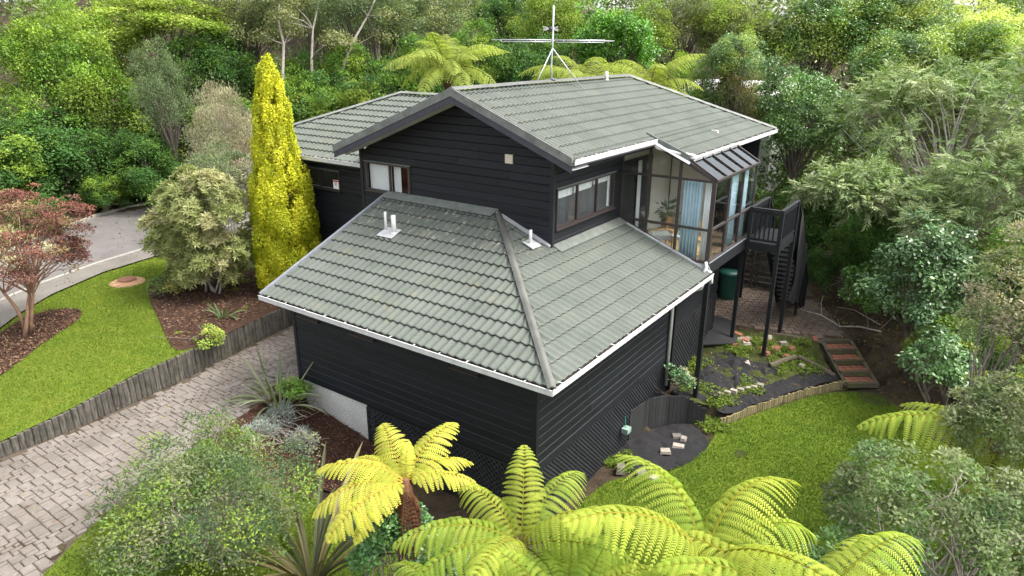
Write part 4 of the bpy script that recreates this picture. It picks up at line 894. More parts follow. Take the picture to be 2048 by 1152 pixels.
# concrete wall piece on the right bank
t = thing('block_wall', 'grey concrete garden wall half hidden in the shrubs on the bank', 'wall', (2.3,17.5,-.3))
m = MB(); m.box(1.5,2.3,17.4,17.6,-.5,1.0); part('wall', m, MT['path'], t); m = MB(); m.box(1.3,1.5,17.35,17.65,-.5,1.2); part('pier', m, MT['path'], t)
# black mat leaning under the eave
t = tag(link('ground_mat', MB().prism([(-.8,9.6,-.42),(.0,10.3,-.42),(-.6,11.9,-.42),(-1.6,11.6,-.2),(-1.2,10.0,-.05)], (0,0,.03)).mesh('ground_mat', MT['shade'])), 'black rubber mat lying on the patio edge under the house', 'mat')
# timber steps
t = thing('garden_steps', 'mossy timber framed garden steps with red brick treads', 'steps', (2.7,11.6,-1.25))
A0 = Vector((1.92,12.1,0)); A1 = Vector((2.58,12.68,0)); B0 = Vector((2.92,10.87,0)); B1 = Vector((3.63,11.38,0)); dr = ((B0+B1)/2-(A0+A1)/2).normalized()
for k in range(4):
    f0, f1 = k/4, (k+1)/4; p = A0.lerp(B0, f0); q = A1.lerp(B1, f0); p2 = A0.lerp(B0, f1); q2 = A1.lerp(B1, f1); z = -.58-.155*k
    m = MB(); m.beam(p2+Vector((0,0,z-.06)), q2+Vector((0,0,z-.06)), .09, .14); part('riser', m, MT['tread'], t)
    nb = 4
    for r_ in range(2):
        for j in range(nb):
            a = p.lerp(p2, .12+.40*r_).lerp(q.lerp(q2, .12+.40*r_), (j+.04)/nb); b = p.lerp(p2, .12+.40*r_).lerp(q.lerp(q2, .12+.40*r_), (j+.96)/nb)
            m = MB(); m.beam(a+dr*.06+Vector((0,0,z-.02+rg.uniform(-.006,.006))), b+dr*.06+Vector((0,0,z-.02+rg.uniform(-.006,.006))), .125, .06); part('brick', m, MT['rbrick'], t)
for p, q in ((A0,B0),(A1,B1)): m = MB(); m.beam(p+Vector((0,0,-.53)), q+Vector((0,0,-1.17)), .11, .14); part('side_sleeper', m, MT['tread'], t)
m = MB(); m.beam(A0+Vector((0,0,-.52)), A1+Vector((0,0,-.52)), .12, .14); part('top_sleeper', m, MT['tread'], t)
# mossy sleepers across the terrace
for lab, a, b in (('mossy log edging from the steps toward the middle terrace', (2.55,11.0,-.98), (1.55,10.9,-.62)), ('mossy sleeper along the front edge of the brick patio', (.3,11.75,-.5), (1.95,12.05,-.5)), ('short mossy log at the end of the wrinkled weed cloth', (1.5,10.85,-.62), (1.05,9.9,-.66))):
    m = MB(); m.tube([a, tuple((Vector(a)+Vector(b))/2+Vector((0,0,.02))), b], .075, 8); tag(link('garden_log', m.mesh('garden_log', MT['tread'])), lab, 'log', 'terrace logs')
t = thing('stone_edging', 'row of pale concrete lumps edging the middle terrace', 'edging', (.8,8.2,-.9))
for k in range(7):
    x, y = .42+k*.11, 7.75+k*.19; m = MB(); s = rg.uniform(.07,.11); m.box(x-s,x+s,y-s*.7,y+s*.7,-1.0,float(H(x,y))+.10); part('stone', m, MT['stone'], t)
# loose bricks and stones (each a thing of its own)
def lump(mb, w, l, h, irr=.25):
    v_ = [(sx*w/2*(1+rg.uniform(-irr,irr)), sy*l/2*(1+rg.uniform(-irr,irr)), z) for z in (0, h) for sx, sy in ((-1,-1),(1,-1),(1,1),(-1,1))]
    k = .82; v_ = v_[:4]+[(a*k, b*k, c+rg.uniform(-.01,.01)) for a, b, c in v_[4:]]; return mb.add(v_, [(0,3,2,1),(4,5,6,7),(0,1,5,4),(1,2,6,5),(2,3,7,6),(3,0,4,7)])
cnt = 0
for k in range(30):
    f = rg.uniform(0, 1); x = -.95+2.3*f+rg.normal(0,.06); y = 10.5+.7*f+rg.uniform(-.55,.5); isr = rg.random() < .4
    m = lump(MB(), rg.uniform(.20,.32), rg.uniform(.15,.24), rg.uniform(.08,.14)); nm = 'brick' if isr else 'stone'
    tag(link('rubble_'+nm, m.mesh('rubble_'+nm, MT['rbrick' if isr else 'stone']), None, (x, y, float(H(x,y))), (rg.normal(0,.12), rg.normal(0,.12), rg.uniform(0,3))),
        ('broken red brick in the rubble row along the patio edge' if isr else 'pale rubble stone in the row along the patio edge'), nm, 'red rubble bricks at the patio edge' if isr else 'pale rubble stones at the patio edge')
for lab, nm, x, y, w, l, h, mt in (('tan paving slab lying flat on the lower weed cloth','slab',.28,5.35,.30,.19,.05,'stone'),('grey broken slab next to the tan slab on the weed cloth','slab',.08,5.75,.24,.2,.05,'path'),('small brown stone behind the tan slab','stone',.26,5.72,.18,.14,.06,'stone'),
    ('rounded pale stone in front of the tan slab','stone',.12,4.95,.26,.2,.07,'stone'),('grey concrete block beside the green weeds at the lattice foot','block',-.38,3.65,.24,.2,.16,'path'),('pale paver right of the concrete block at the lattice foot','slab',.02,3.85,.26,.2,.06,'path'),
    ('flat pale stone at the lower edge of the weed cloth','stone',.32,3.85,.24,.17,.05,'stone'),('flat tan brick on the wrinkled weed cloth','brick',.52,9.55,.24,.14,.06,'stone'),('orange brick at the patio corner by the steps','brick',1.72,12.05,.24,.14,.06,'rbrick'),('round stone beside the mossy log near the steps','stone',1.75,10.6,.15,.15,.08,'stone')):
    m = lump(MB(), w, l, h, .12); tag(link(nm, m.mesh(nm, MT[mt]), None, (x, y, float(H(x,y))+.05), (0,0,rg.uniform(0,3))), lab, nm)
# hose reel hanging on the lattice
t = thing('hose_reel', 'small pale green hose reel hanging on the black lattice', 'hose reel', (-.80,4.55,-.62))
m = MB(); m.box(0,.16,-.10,.10,-.14,-.02); part('tray', m, simple('pale_green_plastic', (.22,.32,.27)), t, world=False); m = MB(); m.tube([(.05,0,-.02),(.03,0,.26)], .012, 6); part('handle', m, simple('green_handle', (.03,.22,.15)), t, world=False)
# stump in the lawn
t = thing('tree_stump', 'low cut reddish tree stump in the front lawn near the footpath', 'stump', (-16.6,1.35,.62))
m = MB(); m.lathe([(.55,0),(.5,.03),(.33,.05),(.30,.09),(.02,.10)], (0,0,0), 18); part('stump_base', m, simple('sawdust_ring', (.34,.20,.11), .95, .4, 9), t, world=False); m = MB(); m.lathe([(.28,.09),(.27,.13),(.02,.14)], (0,0,0), 14); part('cut_face', m, simple('cut_wood', (.17,.075,.045), .9, .4, 20), t, world=False)
# neighbour's pale house behind the trees
t = thing('neighbour_house', 'white house wall glimpsed through the trees behind the roof', 'house', (-5.5,26.5,1.5))
m = MB(); m.box(-7.6,-3.6,24.8,28.2,1,5.5); part('wall', m, MT['whitewall'], t); m = MB(); m.prism([(-8.0,24.4,5.5),(-3.2,24.4,5.5),(-3.2,26.5,6.0),(-8.0,26.5,6.0)], (0,0,.15)); m.prism([(-8.0,26.51,6.0),(-3.2,26.51,6.0),(-3.2,28.6,5.5),(-8.0,28.6,5.5)], (0,0,.15)); part('roof', m, MT['whitewall'], t)
for x in (-7.0,-5.2): m = MB(); m.box(x,x+1.0,24.74,24.8,3.9,5.0); w = part('window', m, MT['frame'], t); m = MB(); m.box(x+.06,x+.94,24.71,24.738,3.96,4.94); part('pane', m, MT['darkglass'], w)

# ================================================================== FOLIAGE
GAIN = 1.85
def lump_fn(rng, k=5, amp=.22):
    A = rng.normal(0, 1, (k, 3))*rng.uniform(1.2, 3.2, (k, 1)); ph = rng.uniform(0, 6.28, k); w = rng.uniform(.4, 1, k); w /= w.sum()
    return lambda d: 1+amp*1.8*(np.sin(d@A.T+ph)*w).sum(-1)
def crown(rng, rad, n, K, L, W, cols, kind='leaf', rc=None, hollow=.45, low=-.45, squash=.8, cvar=.34, lvar=.25, droop=0., topflat=1.0, amp=.22, shape=None, fuzz=0.):
    """leaf quads gathered in clumps through an uneven ellipsoid; returns (V, colours, clump centres, clump radii)"""
    rad = np.array(rad, float); fn = lump_fn(rng, 5, amp)
    d = nrm(rng.normal(0, 1, (K*4, 3))); d = d[d[:,2] > low][:K]; K = len(d)
    r = rng.uniform(0, 1, K)**.45*(1-hollow)+hollow; C_ = d*(r*fn(d))[:,None]*rad*.86
    if shape is not None: C_ = shape(C_, rad)
    rc0 = rc or (rad.prod()**(1/3))*1.15/K**(1/3); R_ = rc0*rng.uniform(.55, 1.4, K)
    cc = np.array(cols)[rng.integers(len(cols), size=K)]*(1+rng.uniform(-cvar, cvar, (K, 1)))
    out = nrm(C_/rad+[0, 0, .25])
    w = R_**2; idx = rng.choice(K, n, p=w/w.sum())
    dd = nrm(rng.normal(0, 1, (n, 3))+out[idx]*.7+UP*.45)
    pos = C_[idx]+dd*(R_[idx]*rng.uniform(.25, 1, n)**.5*np.where(rng.uniform(0, 1, n) < fuzz, rng.uniform(1, 2.0, n), 1))[:,None]*[1, 1, squash]
    up = nrm(dd*.55+UP*.75+rng.normal(0, .45, (n, 3))); ax = nrm(np.cross(up, rng.normal(0, 1, (n, 3))))
    c = cc[idx]*(1+rng.uniform(-lvar, lvar, (n, 1)))
    if kind == 'leaf':
        ax = nrm(ax+dd*.5-UP*droop); V = leafset(pos, ax, up, L*rng.uniform(.7, 1.3, n), W*rng.uniform(.7, 1.3, n), .12)
    elif kind == 'needle':
        ax = nrm(ax*.55+dd*.8-UP*droop); V = leafset(pos, ax, up, L*rng.uniform(.6, 1.4, n), W*rng.uniform(.8, 1.2, n), 0, .45)
    elif kind == 'rosette':
        m = 7; P = np.repeat(pos, m, 0); nn = np.repeat(nrm(dd*.8+UP*.5+rng.normal(0, .25, (n, 3))), m, 0); t1 = nrm(np.cross(nn, np.repeat(rng.normal(0, 1, (n, 3)), m, 0))); t2 = np.cross(nn, t1)
        a = np.tile(np.arange(m)*2*math.pi/m, n)+rng.uniform(0, .5, n*m); ax = nrm((t1*np.cos(a)[:,None]+t2*np.sin(a)[:,None])+nn*rng.uniform(.0, .7, (n*m, 1))-UP*droop)
        V = leafset(P, ax, nn, L*rng.uniform(.75, 1.2, n*m), W*rng.uniform(.8, 1.2, n*m), .1); c = np.repeat(c, m, 0)*(1+rng.uniform(-.15, .15, (n*m, 1)))
    elif kind == 'spray':
        m = 9; P0 = np.repeat(pos, m, 0); tw = np.repeat(nrm(dd*.9+ax*.5-UP*droop), m, 0); k = np.tile(np.arange(m), n); P = P0+tw*(k*L*.14)[:,None]-UP*((k*L*.14)**2*.5)[:,None]*droop*2
        sd_ = np.repeat(nrm(np.cross(tw[::m], UP+rng.normal(0, .2, (n, 3)))), m, 0)*np.where(k % 2 == 0, 1, -1)[:,None]
        a2 = nrm(tw*.7+sd_*.75+rng.normal(0, .15, (n*m, 3))-UP*.25); V = leafset(P, a2, np.repeat(up, m, 0), L*rng.uniform(.5, .8, n*m), W*rng.uniform(.8, 1.2, n*m), 0, .4); c = np.repeat(c, m, 0)*(1+rng.uniform(-.12, .12, (n*m, 1)))
    return V, np.clip(c*GAIN, .002, .9), C_, R_
def limbs(rng, base, C_, trunk_r, H0, frac=.5, bend=.3, nt=1, fork=.35, rmin=.012, lean=(0, 0)):
    """tapered trunk(s) and limbs from z=0 to clump centres C_ (already lifted)"""
    mb = MB(); K = len(C_); order = rng.permutation(K)[:max(3, int(K*frac))]; stems = []
    top = np.array([C_[:,0].mean()*.4+lean[0], C_[:,1].mean()*.4+lean[1], H0])
    for s in range(nt):
        b = np.array([rng.normal(0, .12*(nt > 1)), rng.normal(0, .12*(nt > 1)), 0]); tp = top+([rng.normal(0, .5), rng.normal(0, .5), rng.uniform(-.2, .2)] if nt > 1 else [0, 0, 0])
        P = [b+(tp-b)*f+np.array([math.sin(f*3+s)*bend*.3, math.cos(f*2.3+s*2)*bend*.3, 0])*(f*(1-f)*4) for f in np.linspace(0, 1, 6)]
        r_ = trunk_r/(nt**.5); mb.tube(P, [r_*(1.25 if i == 0 else 1-.1*i) for i in range(6)], 7); stems.append((P, r_))
    for i in order:
        P, r_ = stems[rng.integers(nt)]; c = C_[i]; j = int(np.clip((c[2]/max(H0, .1))*5*fork+1.5, 2, 5)); a = P[j] if c[2] > P[j][2]*.5 else P[2]
        mid = a+(c-a)*.5+np.array([rng.normal(0, .12), rng.normal(0, .12), .12*np.linalg.norm(c-a)]); r0 = max(rmin*1.5, r_*.38*rng.uniform(.6, 1))
        mb.tube([a, (a+mid)/2+rng.normal(0, .05, 3), mid, (mid+c)/2+rng.normal(0, .05, 3), c], [r0, r0*.8, r0*.6, r0*.42, rmin*.6], 5, False)
    return mb
def tree(name, label, cat, xy, zc, rad, n, K, L, W, cols, kind='leaf', mat='leaf', bark='bark', trunk=.12, frac=.4, nt=1, group=None, seed=0, zb=None, part_names=('crown', 'trunk'), **kw):
    rng = np.random.default_rng(seed); x, y = xy; z0 = float(H(x, y)) if zb is None else zb
    t = thing(name, label, cat, (x, y, z0), (0, 0, 0), group); lk = {k: kw.pop(k) for k in ('bend', 'fork', 'rmin', 'lean') if k in kw}
    V, c, C_, R_ = crown(rng, rad, n, K, L, W, cols, kind, **kw); off = np.array([0, 0, zc-z0]); V = V+off
    V[..., 2] = np.maximum(V[..., 2], .03)
    link(part_names[0], fastmesh(name, V, 4, [MT[mat]], c), t)
    C2 = C_+off; mb = limbs(rng, (0, 0, 0), C2, trunk, max(.25, (zc-z0)*.85), frac, nt=nt, **lk); link(part_names[1], mb.mesh(part_names[1], MT[bark], True), t)
    return t
PROTO = {}
def tree2(name, label, cat, xy, zc, rad, n, K, L, W, cols, kind, seed, mat='leaf', bark='bark', trunk=.16, frac=.4, nt=1, **kw):
    """background trees: kinds share a crown mesh, turned and sized for each tree"""
    rng = np.random.default_rng(seed); lk = {k: kw.pop(k) for k in ('bend', 'fork', 'rmin', 'lean') if k in kw}
    key = (tuple(tuple(c) for c in cols), kind, mat, tuple(sorted(kw.items()))); r_ = float(np.mean(rad))
    if key not in PROTO:
        kw2 = dict(kw); kw2.setdefault('amp', .45); kw2.setdefault('hollow', .3); kw2.setdefault('rc', 1.12/(K*2.0)**(1/3)); kw2.setdefault('fuzz', .16); cols = [np.array(q)*[.80, .90, .78] for q in cols]; V, c, C_, R_ = crown(rng, (1, 1, 1), int(max(n, 9000)*2.1), int(K*2.0), L*.58/r_, W*.64/r_, cols, kind, **kw2); PROTO[key] = (fastmesh(name, V, 4, [MT[mat]], c), C_)
    me, C_ = PROTO[key]; x, y = xy; z0 = float(H(x, y)); t = thing(name, label, cat, (x, y, z0)); az = rng.uniform(0, 6.28); h = zc-z0
    link('crown', me, t, (0, 0, h), (0, 0, az), rad); S_ = C_*np.array(rad); C2 = np.column_stack([S_[:,0]*math.cos(az)-S_[:,1]*math.sin(az), S_[:,0]*math.sin(az)+S_[:,1]*math.cos(az), S_[:,2]+h])
    mb = limbs(rng, 0, C2, trunk, max(.25, h*.85), frac, nt=nt, **lk); link('trunk', mb.mesh('trunk', MT[bark], True), t)
    return t
G = lambda *c: [np.array(q) for q in c]
# colours (linear albedo)
c_bright = G((.110,.160,.022),(.15,.19,.028),(.075,.125,.02)); c_dark = G((.040,.085,.020),(.052,.10,.026),(.066,.11,.02)); c_yel = G((.165,.195,.03),(.125,.16,.022),(.20,.215,.045))
c_grey = G((.105,.125,.065),(.085,.105,.055)); c_olive = G((.115,.12,.05),(.09,.10,.035),(.14,.14,.07)); c_gloss = G((.065,.12,.03),(.09,.145,.04),(.12,.16,.05),(.05,.085,.025)); c_vivid = G((.075,.17,.015),(.10,.20,.02),(.06,.13,.015))
c_feath = G((.125,.162,.068),(.10,.14,.052),(.155,.182,.09)); c_lime = G((.34,.34,.115),(.29,.30,.09),(.40,.38,.17)); c_dry = G((.22,.17,.13),(.26,.22,.15),(.20,.19,.12)); c_pieris = G((.16,.17,.065),(.21,.20,.10),(.13,.145,.05)); c_silv = G((.085,.11,.045),(.11,.125,.06),(.065,.095,.032))
BG = 'trees behind the house and street'
TS = [
 # name,label,x,y,zc,rad,n,K,L,W,cols,kind,kw
 ('broadleaf_tree','bright yellow-green bushy tree at far left beyond the road',-31.6,7.2,5.2,(3.0,3.0,3.7),15000,70,.24,.12,c_bright,'leaf',{}),
 ('broadleaf_shrub','dark green rounded shrub mass at left across the road',-28.7,5.0,2.8,(2.5,2.6,2.0),13000,60,.20,.12,c_dark,'leaf',{}),
 ('broadleaf_shrub','dense green shrub above the red-leaved tree, leftmost across the road',-27.5,1.6,2.6,(2.4,2.4,2.0),11000,50,.20,.12,c_dark+c_bright,'leaf',{}),
 ('broadleaf_shrub','green shrub beside the road kerb below the grey-green tree',-26.9,8.0,2.2,(1.8,1.8,1.7),9000,40,.18,.11,c_dark,'leaf',{}),
 ('layered_tree','yellow-green layered tree at the top left with flat leaf tiers',-31.8,12.5,8.5,(3.0,3.0,2.0),10000,45,.26,.12,c_yel,'leaf',dict(squash=.5)),
 ('grey_tree','slender grey-green tree left of the dry shrub',-26.2,8.8,5.0,(1.35,1.35,2.7),10000,60,.13,.06,c_grey,'leaf',{}),
 ('dry_shrub','sparse dry grey-pink shrub behind the golden cypress',-20.6,8.2,4.0,(1.75,1.75,2.6),12000,80,.14,.035,c_dry,'needle',dict(mat='dry',bark='barkpale',frac=1.0,hollow=.3,droop=-.5,nt=4,trunk=.10)),
 ('bush_tree','olive bush tree with pale branches at the top, left of the cypress tip',-30.4,15.8,8.6,(2.6,2.6,2.4),11000,55,.2,.09,c_olive,'leaf',dict(frac=.7,nt=2,trunk=.22)),
 ('bush_tree','olive bush tree with twisted bare trunk directly above the cypress',-26.9,17.2,9.2,(2.4,2.4,2.1),9500,50,.2,.09,c_olive+c_grey,'leaf',dict(frac=.45,nt=3,trunk=.24,bend=.9)),
 ('bush_tree','tall grey-green tree with bare leaning limbs left of the tree fern',-22.6,17.6,9.0,(2.4,2.4,2.1),9500,50,.2,.09,c_grey,'leaf',dict(frac=.45,nt=3,trunk=.26,bend=1.0,lean=(.9,.6))),
 ('bush_tree','round grey-green tree top behind the large tree fern',-22.0,22.0,8.6,(2.7,2.7,2.0),10000,50,.2,.10,c_grey+c_olive,'leaf',{}),
 ('broadleaf_shrub','green leafy shrub right behind the cypress above the wing roof',-21.4,13.0,4.3,(1.9,1.9,2.2),11000,50,.19,.11,c_dark+c_bright,'leaf',{}),
 ('broadleaf_shrub','yellowish shrub left of the large tree fern above the wing roof',-19.3,14.3,4.6,(1.5,1.5,1.9),9000,40,.17,.09,c_yel+c_dark,'leaf',{}),
 ('bush_tree','dark shaded bush between the grey tree and the dry shrub',-28.5,13.2,5.6,(2.2,2.2,2.6),9500,50,.2,.1,c_dark,'leaf',{}),
 ('bush_tree','dark broken tree top left of the television aerial',-20.0,26.0,8.4,(2.2,2.2,2.5),8000,40,.22,.11,c_dark,'leaf',dict(frac=.8)),
 ('bush_tree','yellow-green tree directly behind the television aerial',-15.2,24.3,8.2,(2.2,2.2,2.5),11000,55,.18,.09,c_yel+c_bright,'leaf',{}),
 ('glossy_tree','vivid bright green glossy round tree right of the aerial',-10.9,23.3,7.6,(1.85,1.85,2.1),11000,50,.2,.12,c_vivid,'leaf',dict(mat='leafg')),
 ('bush_tree','olive flowering tree top right of the vivid green tree',-10.6,30.2,8.6,(2.6,2.6,2.1),9500,50,.2,.09,c_olive,'leaf',{}),
 ('fine_tree','soft pale green fine-leaved shrub at the right end of the main roof',-6.9,22.6,5.6,(1.6,1.6,2.0),11000,50,.14,.05,c_feath+c_bright,'needle',dict(mat='needle')),
 ('bush_tree','mid green bush behind the aerial mast and left roof ridge',-16.8,19.8,6.2,(1.7,1.7,2.2),10000,50,.18,.09,c_bright+c_dark,'leaf',{}),
 ('bush_tree','dark green bush behind the ridge below the aerial crossbar',-14.0,20.6,5.8,(1.8,1.8,2.2),10000,50,.18,.09,c_dark,'leaf',{}),
 ('glossy_tree','large glossy green tree right of the house, upper middle',-3.6,30.2,7.9,(2.9,2.9,3.1),16000,75,.21,.11,c_gloss+c_yel,'leaf',dict(mat='leafg')),
 ('glossy_tree','tall glossy tree at the top right of the centre',-1.2,32.6,8.6,(3.0,3.0,2.6),13000,60,.22,.11,c_gloss+c_yel,'leaf',dict(mat='leafg')),
 ('glossy_tree','glossy green tree above the right end of the roof gutter',-1.9,21.8,4.6,(2.0,2.0,2.4),13000,60,.19,.10,c_gloss,'leaf',dict(mat='leafg')),
 ('glossy_tree','green tree between the large glossy tree and the feathery tree',.6,27.5,6.4,(2.7,2.7,2.6),13000,60,.2,.10,c_gloss+c_yel,'leaf',dict(mat='leafg')),
 ('bamboo_clump','thin reddish-green hedge before the white wall behind the roof',-4.6,22.8,5.0,(1.9,1.2,2.2),5200,45,.16,.05,c_olive+G((.2,.12,.08)),'leaf',dict(frac=1.0,hollow=.3)),
 ('lime_tree','pale lime sunlit tree at the top right',1.8,39.5,7.6,(3.4,3.4,2.4),12000,55,.26,.12,c_lime,'leaf',{}),
 ('lime_tree','smaller pale lime tree right of the large lime one',5.0,36.2,6.6,(2.4,2.4,2.1),9000,45,.24,.11,c_lime,'leaf',{}),
 ('lime_tree','yellow-green tree top in front of the pale lime tree',-.2,34.0,8.2,(2.4,2.4,2.0),9000,45,.23,.11,c_yel+c_lime,'leaf',{}),
 ('conifer','narrow green conifer in the top right corner',3.2,54.0,8.8,(1.7,1.7,3.4),8000,60,.3,.08,c_grey+c_bright,'needle',{}),
 ('dark_shrub','dark shrub under the glossy trees behind the black stairs',-.2,18.8,1.6,(1.6,1.4,1.7),9000,40,.17,.10,c_dark,'leaf',{}),
 ('dark_shrub','dark shaded bush behind the landing under the feathery tree',1.9,18.6,1.6,(1.6,1.5,1.6),9000,40,.17,.10,c_dark,'leaf',{}),
 ('broadleaf_tree','leafy mid green tree filling the gap right of the cypress top',-24.3,14.6,4.8,(2.2,2.2,2.4),10000,50,.2,.1,c_dark+c_bright,'leaf',{}),
 ('broadleaf_tree','fresh green tree below the leaning bare limbs',-19.0,17.9,5.4,(2.2,2.2,2.3),10000,50,.2,.1,c_bright+c_dark,'leaf',{}),
 ('broadleaf_tree','green tree top behind the tall grey-green trees',-26.5,22.5,8.2,(3.0,3.0,3.0),11000,55,.22,.11,c_dark+c_olive,'leaf',{}),
 ('broadleaf_tree','fresh green tree between the aerial and the vivid glossy tree',-12.6,27.2,7.6,(2.4,2.4,2.4),10000,50,.2,.1,c_bright+c_yel,'leaf',{}),
 ('broadleaf_tree','light green tree behind the right end of the ridge',-8.2,31.0,8.2,(2.2,2.2,2.2),9000,45,.2,.1,c_yel+c_olive,'leaf',{}),
 ('broadleaf_shrub','green shrub between the grey-green tree and the dry shrub',-24.2,10.8,3.6,(1.7,1.7,2.0),9000,45,.17,.09,c_dark+c_bright,'leaf',{}),
 ('broadleaf_tree','yellow-green tree behind the bright bushy tree at far left',-35.5,9.5,7.2,(3.2,3.2,3.0),11000,55,.24,.12,c_bright+c_yel,'leaf',{}),
 ('broadleaf_tree','green tree above the feathery tree on the right',7.4,22.8,5.9,(2.6,2.6,2.4),11000,55,.18,.09,c_gloss+c_bright,'leaf',{}),
 ('broadleaf_tree','light green tree under the pale lime trees',3.4,29.5,6.6,(2.6,2.6,2.3),11000,55,.2,.1,c_gloss+c_yel,'leaf',{}),
 ('broadleaf_shrub','leafy green shrub at the right edge behind the camellia',7.0,12.8,2.2,(1.5,1.4,1.8),9000,45,.13,.07,c_dark+c_bright,'leaf',{}),
 ('broadleaf_shrub','green shrub below the olive bush trees right of the cypress tip',-24.8,17.2,5.6,(2.0,2.0,2.0),9000,45,.2,.1,c_dark+c_olive,'leaf',{}),
 ('broadleaf_shrub','green shrub behind the yellowish shrub left of the large fern',-21.2,15.6,5.6,(1.8,1.8,1.8),9000,45,.18,.1,c_bright+c_dark,'leaf',{}),
 ('glossy_tree','glossy tree top hanging over the white house behind the roof',-5.4,23.6,7.0,(2.5,1.4,1.6),10000,45,.19,.1,c_gloss+c_yel,'leaf',dict(mat='leafg')),
 ('broadleaf_shrub','low green shrub on the far verge of the road beside the kerb',-26.9,5.6,1.3,(1.1,1.0,1.1),5000,30,.14,.08,c_dark+c_bright,'leaf',{}),
 ('broadleaf_shrub','low dark shrub on the far road verge behind the red tree',-25.0,2.0,1.2,(1.2,1.2,1.0),5000,30,.14,.08,c_dark,'leaf',{}),
 ('broadleaf_shrub','dark shrub filling the bank behind the shade cloth',1.9,16.3,.9,(1.0,.9,1.3),5000,30,.12,.07,c_dark,'leaf',{}),
 ('broadleaf_shrub','low green shrub on the bank right of the garden steps',5.6,11.7,.2,(.9,.8,.9),4500,30,.10,.06,c_dark+c_bright,'leaf',{}),
]
for i, (nm, lab, x, y, zc, rad, n, K, L, W, cols, kind, kw) in enumerate(TS):
    kw = dict(kw); kw.setdefault('trunk', .16); tree2(nm, lab, 'shrub' if 'shrub' in nm or 'clump' in nm else 'tree', (x, y), zc, rad, n, K, L, W, cols, kind, 100+i, **kw)
# slender bare-limbed trees in the wood behind
for k, (lab, pts, br) in enumerate((('slender tree with a pale leaning bare trunk left of the large tree fern', [(-21.7,14.6,5.0),(-21.4,15.3,6.9),(-21.2,15.7,7.8),(-20.9,16.5,9.0),(-20.7,17.2,10.2)], 5), ('thin upright pale trunked tree right of the cypress tip', [(-22.3,13.9,4.6),(-22.7,14.4,7.0),(-22.9,14.8,8.4),(-22.9,15.4,9.8)], 4), ('thin dark trunked tree above the cypress tip', [(-23.8,13.3,5.2),(-23.9,13.8,7.7),(-24.4,14.0,8.8),(-24.5,14.3,9.8)], 4))):
    rng = np.random.default_rng(900+k); b = pts[0]; zg = float(H(b[0], b[1])); P = [np.array((b[0]-.1, b[1], zg))]+[np.array(p) for p in pts]; o_ = P[0]; P = [p-o_ for p in P]; t = thing('slender_tree', lab, 'tree', tuple(o_)); mb = MB(); mb.tube(P, list(np.linspace(.10, .03, len(P))), 7); tips = []
    for j in range(br*2):
        a = P[rng.integers(2, len(P))]; d_ = nrm(rng.normal(0, 1, 3)*[1, 1, .5]+[0, 0, .5]); e_ = a+d_*rng.uniform(.8, 1.8); mb.tube([a, a+d_*.5+rng.normal(0, .08, 3), e_], [.035, .022, .008], 5); tips.append(e_)
    link('trunk', mb.mesh('trunk', MT['barkpale'], True), t); n = 2600; tp = np.array(tips+[P[-1]]); i = rng.integers(len(tp), size=n); dd = nrm(rng.normal(0, 1, (n, 3))+UP*.3); pos = tp[i]+dd*rng.uniform(.15, .75, (n, 1))*[1, 1, .6]
    V = leafset(pos, nrm(np.cross(dd, rng.normal(0, 1, (n, 3)))), nrm(dd*.5+UP), rng.uniform(.1, .18, n), rng.uniform(.05, .08, n), .1); link('crown', fastmesh('crown', V, 4, [MT['leaf']], np.array(c_olive)[rng.integers(3, size=n)]*rng.uniform(.8, 1.3, (n, 1))*GAIN), t)
# feathery tree on the right: one tree of four spreading masses
def feathery():
    rng = np.random.default_rng(55); x, y = 4.6, 16.4; z0 = float(H(x, y)); t = thing('feathery_tree', 'large feathery grey-green tree spreading over the right side', 'tree', (x, y, z0))
    mb = MB(); Vs = []; cs = []; Cs = []
    for cx, cy, cz, rad, n, K in ((1.7,19.6,5.4,(1.9,1.7,1.6),850,36),(3.3,18.3,5.3,(2.6,2.2,2.0),1500,60),(5.3,15.6,3.9,(1.9,1.7,1.6),1100,45),(1.5,14.6,3.6,(1.5,1.3,.85),750,32),(3.2,14.2,3.2,(1.7,1.3,.95),800,35),(7.2,16.5,4.6,(2.2,2.0,1.9),1000,40),(6.4,20,6.3,(2.4,2.2,1.8),950,40)):
        V, c, C_, R_ = crown(rng, rad, n, K, .26, .042, c_feath, 'spray', droop=.35, squash=.55, hollow=.3, cvar=.2); o_ = np.array([cx-x, cy-y, cz-z0]); Vs.append(V+o_); cs.append(c); Cs.append(C_+o_)
    V = np.concatenate(Vs); link('crown', fastmesh('feathery_tree', V, 4, [MT['needle']], np.concatenate(cs)), t)
    mb = limbs(rng, 0, np.concatenate(Cs), .2, 3.2, .35, nt=2, rmin=.016); link('trunk', mb.mesh('trunk', MT['barkpale'], True), t)
feathery()
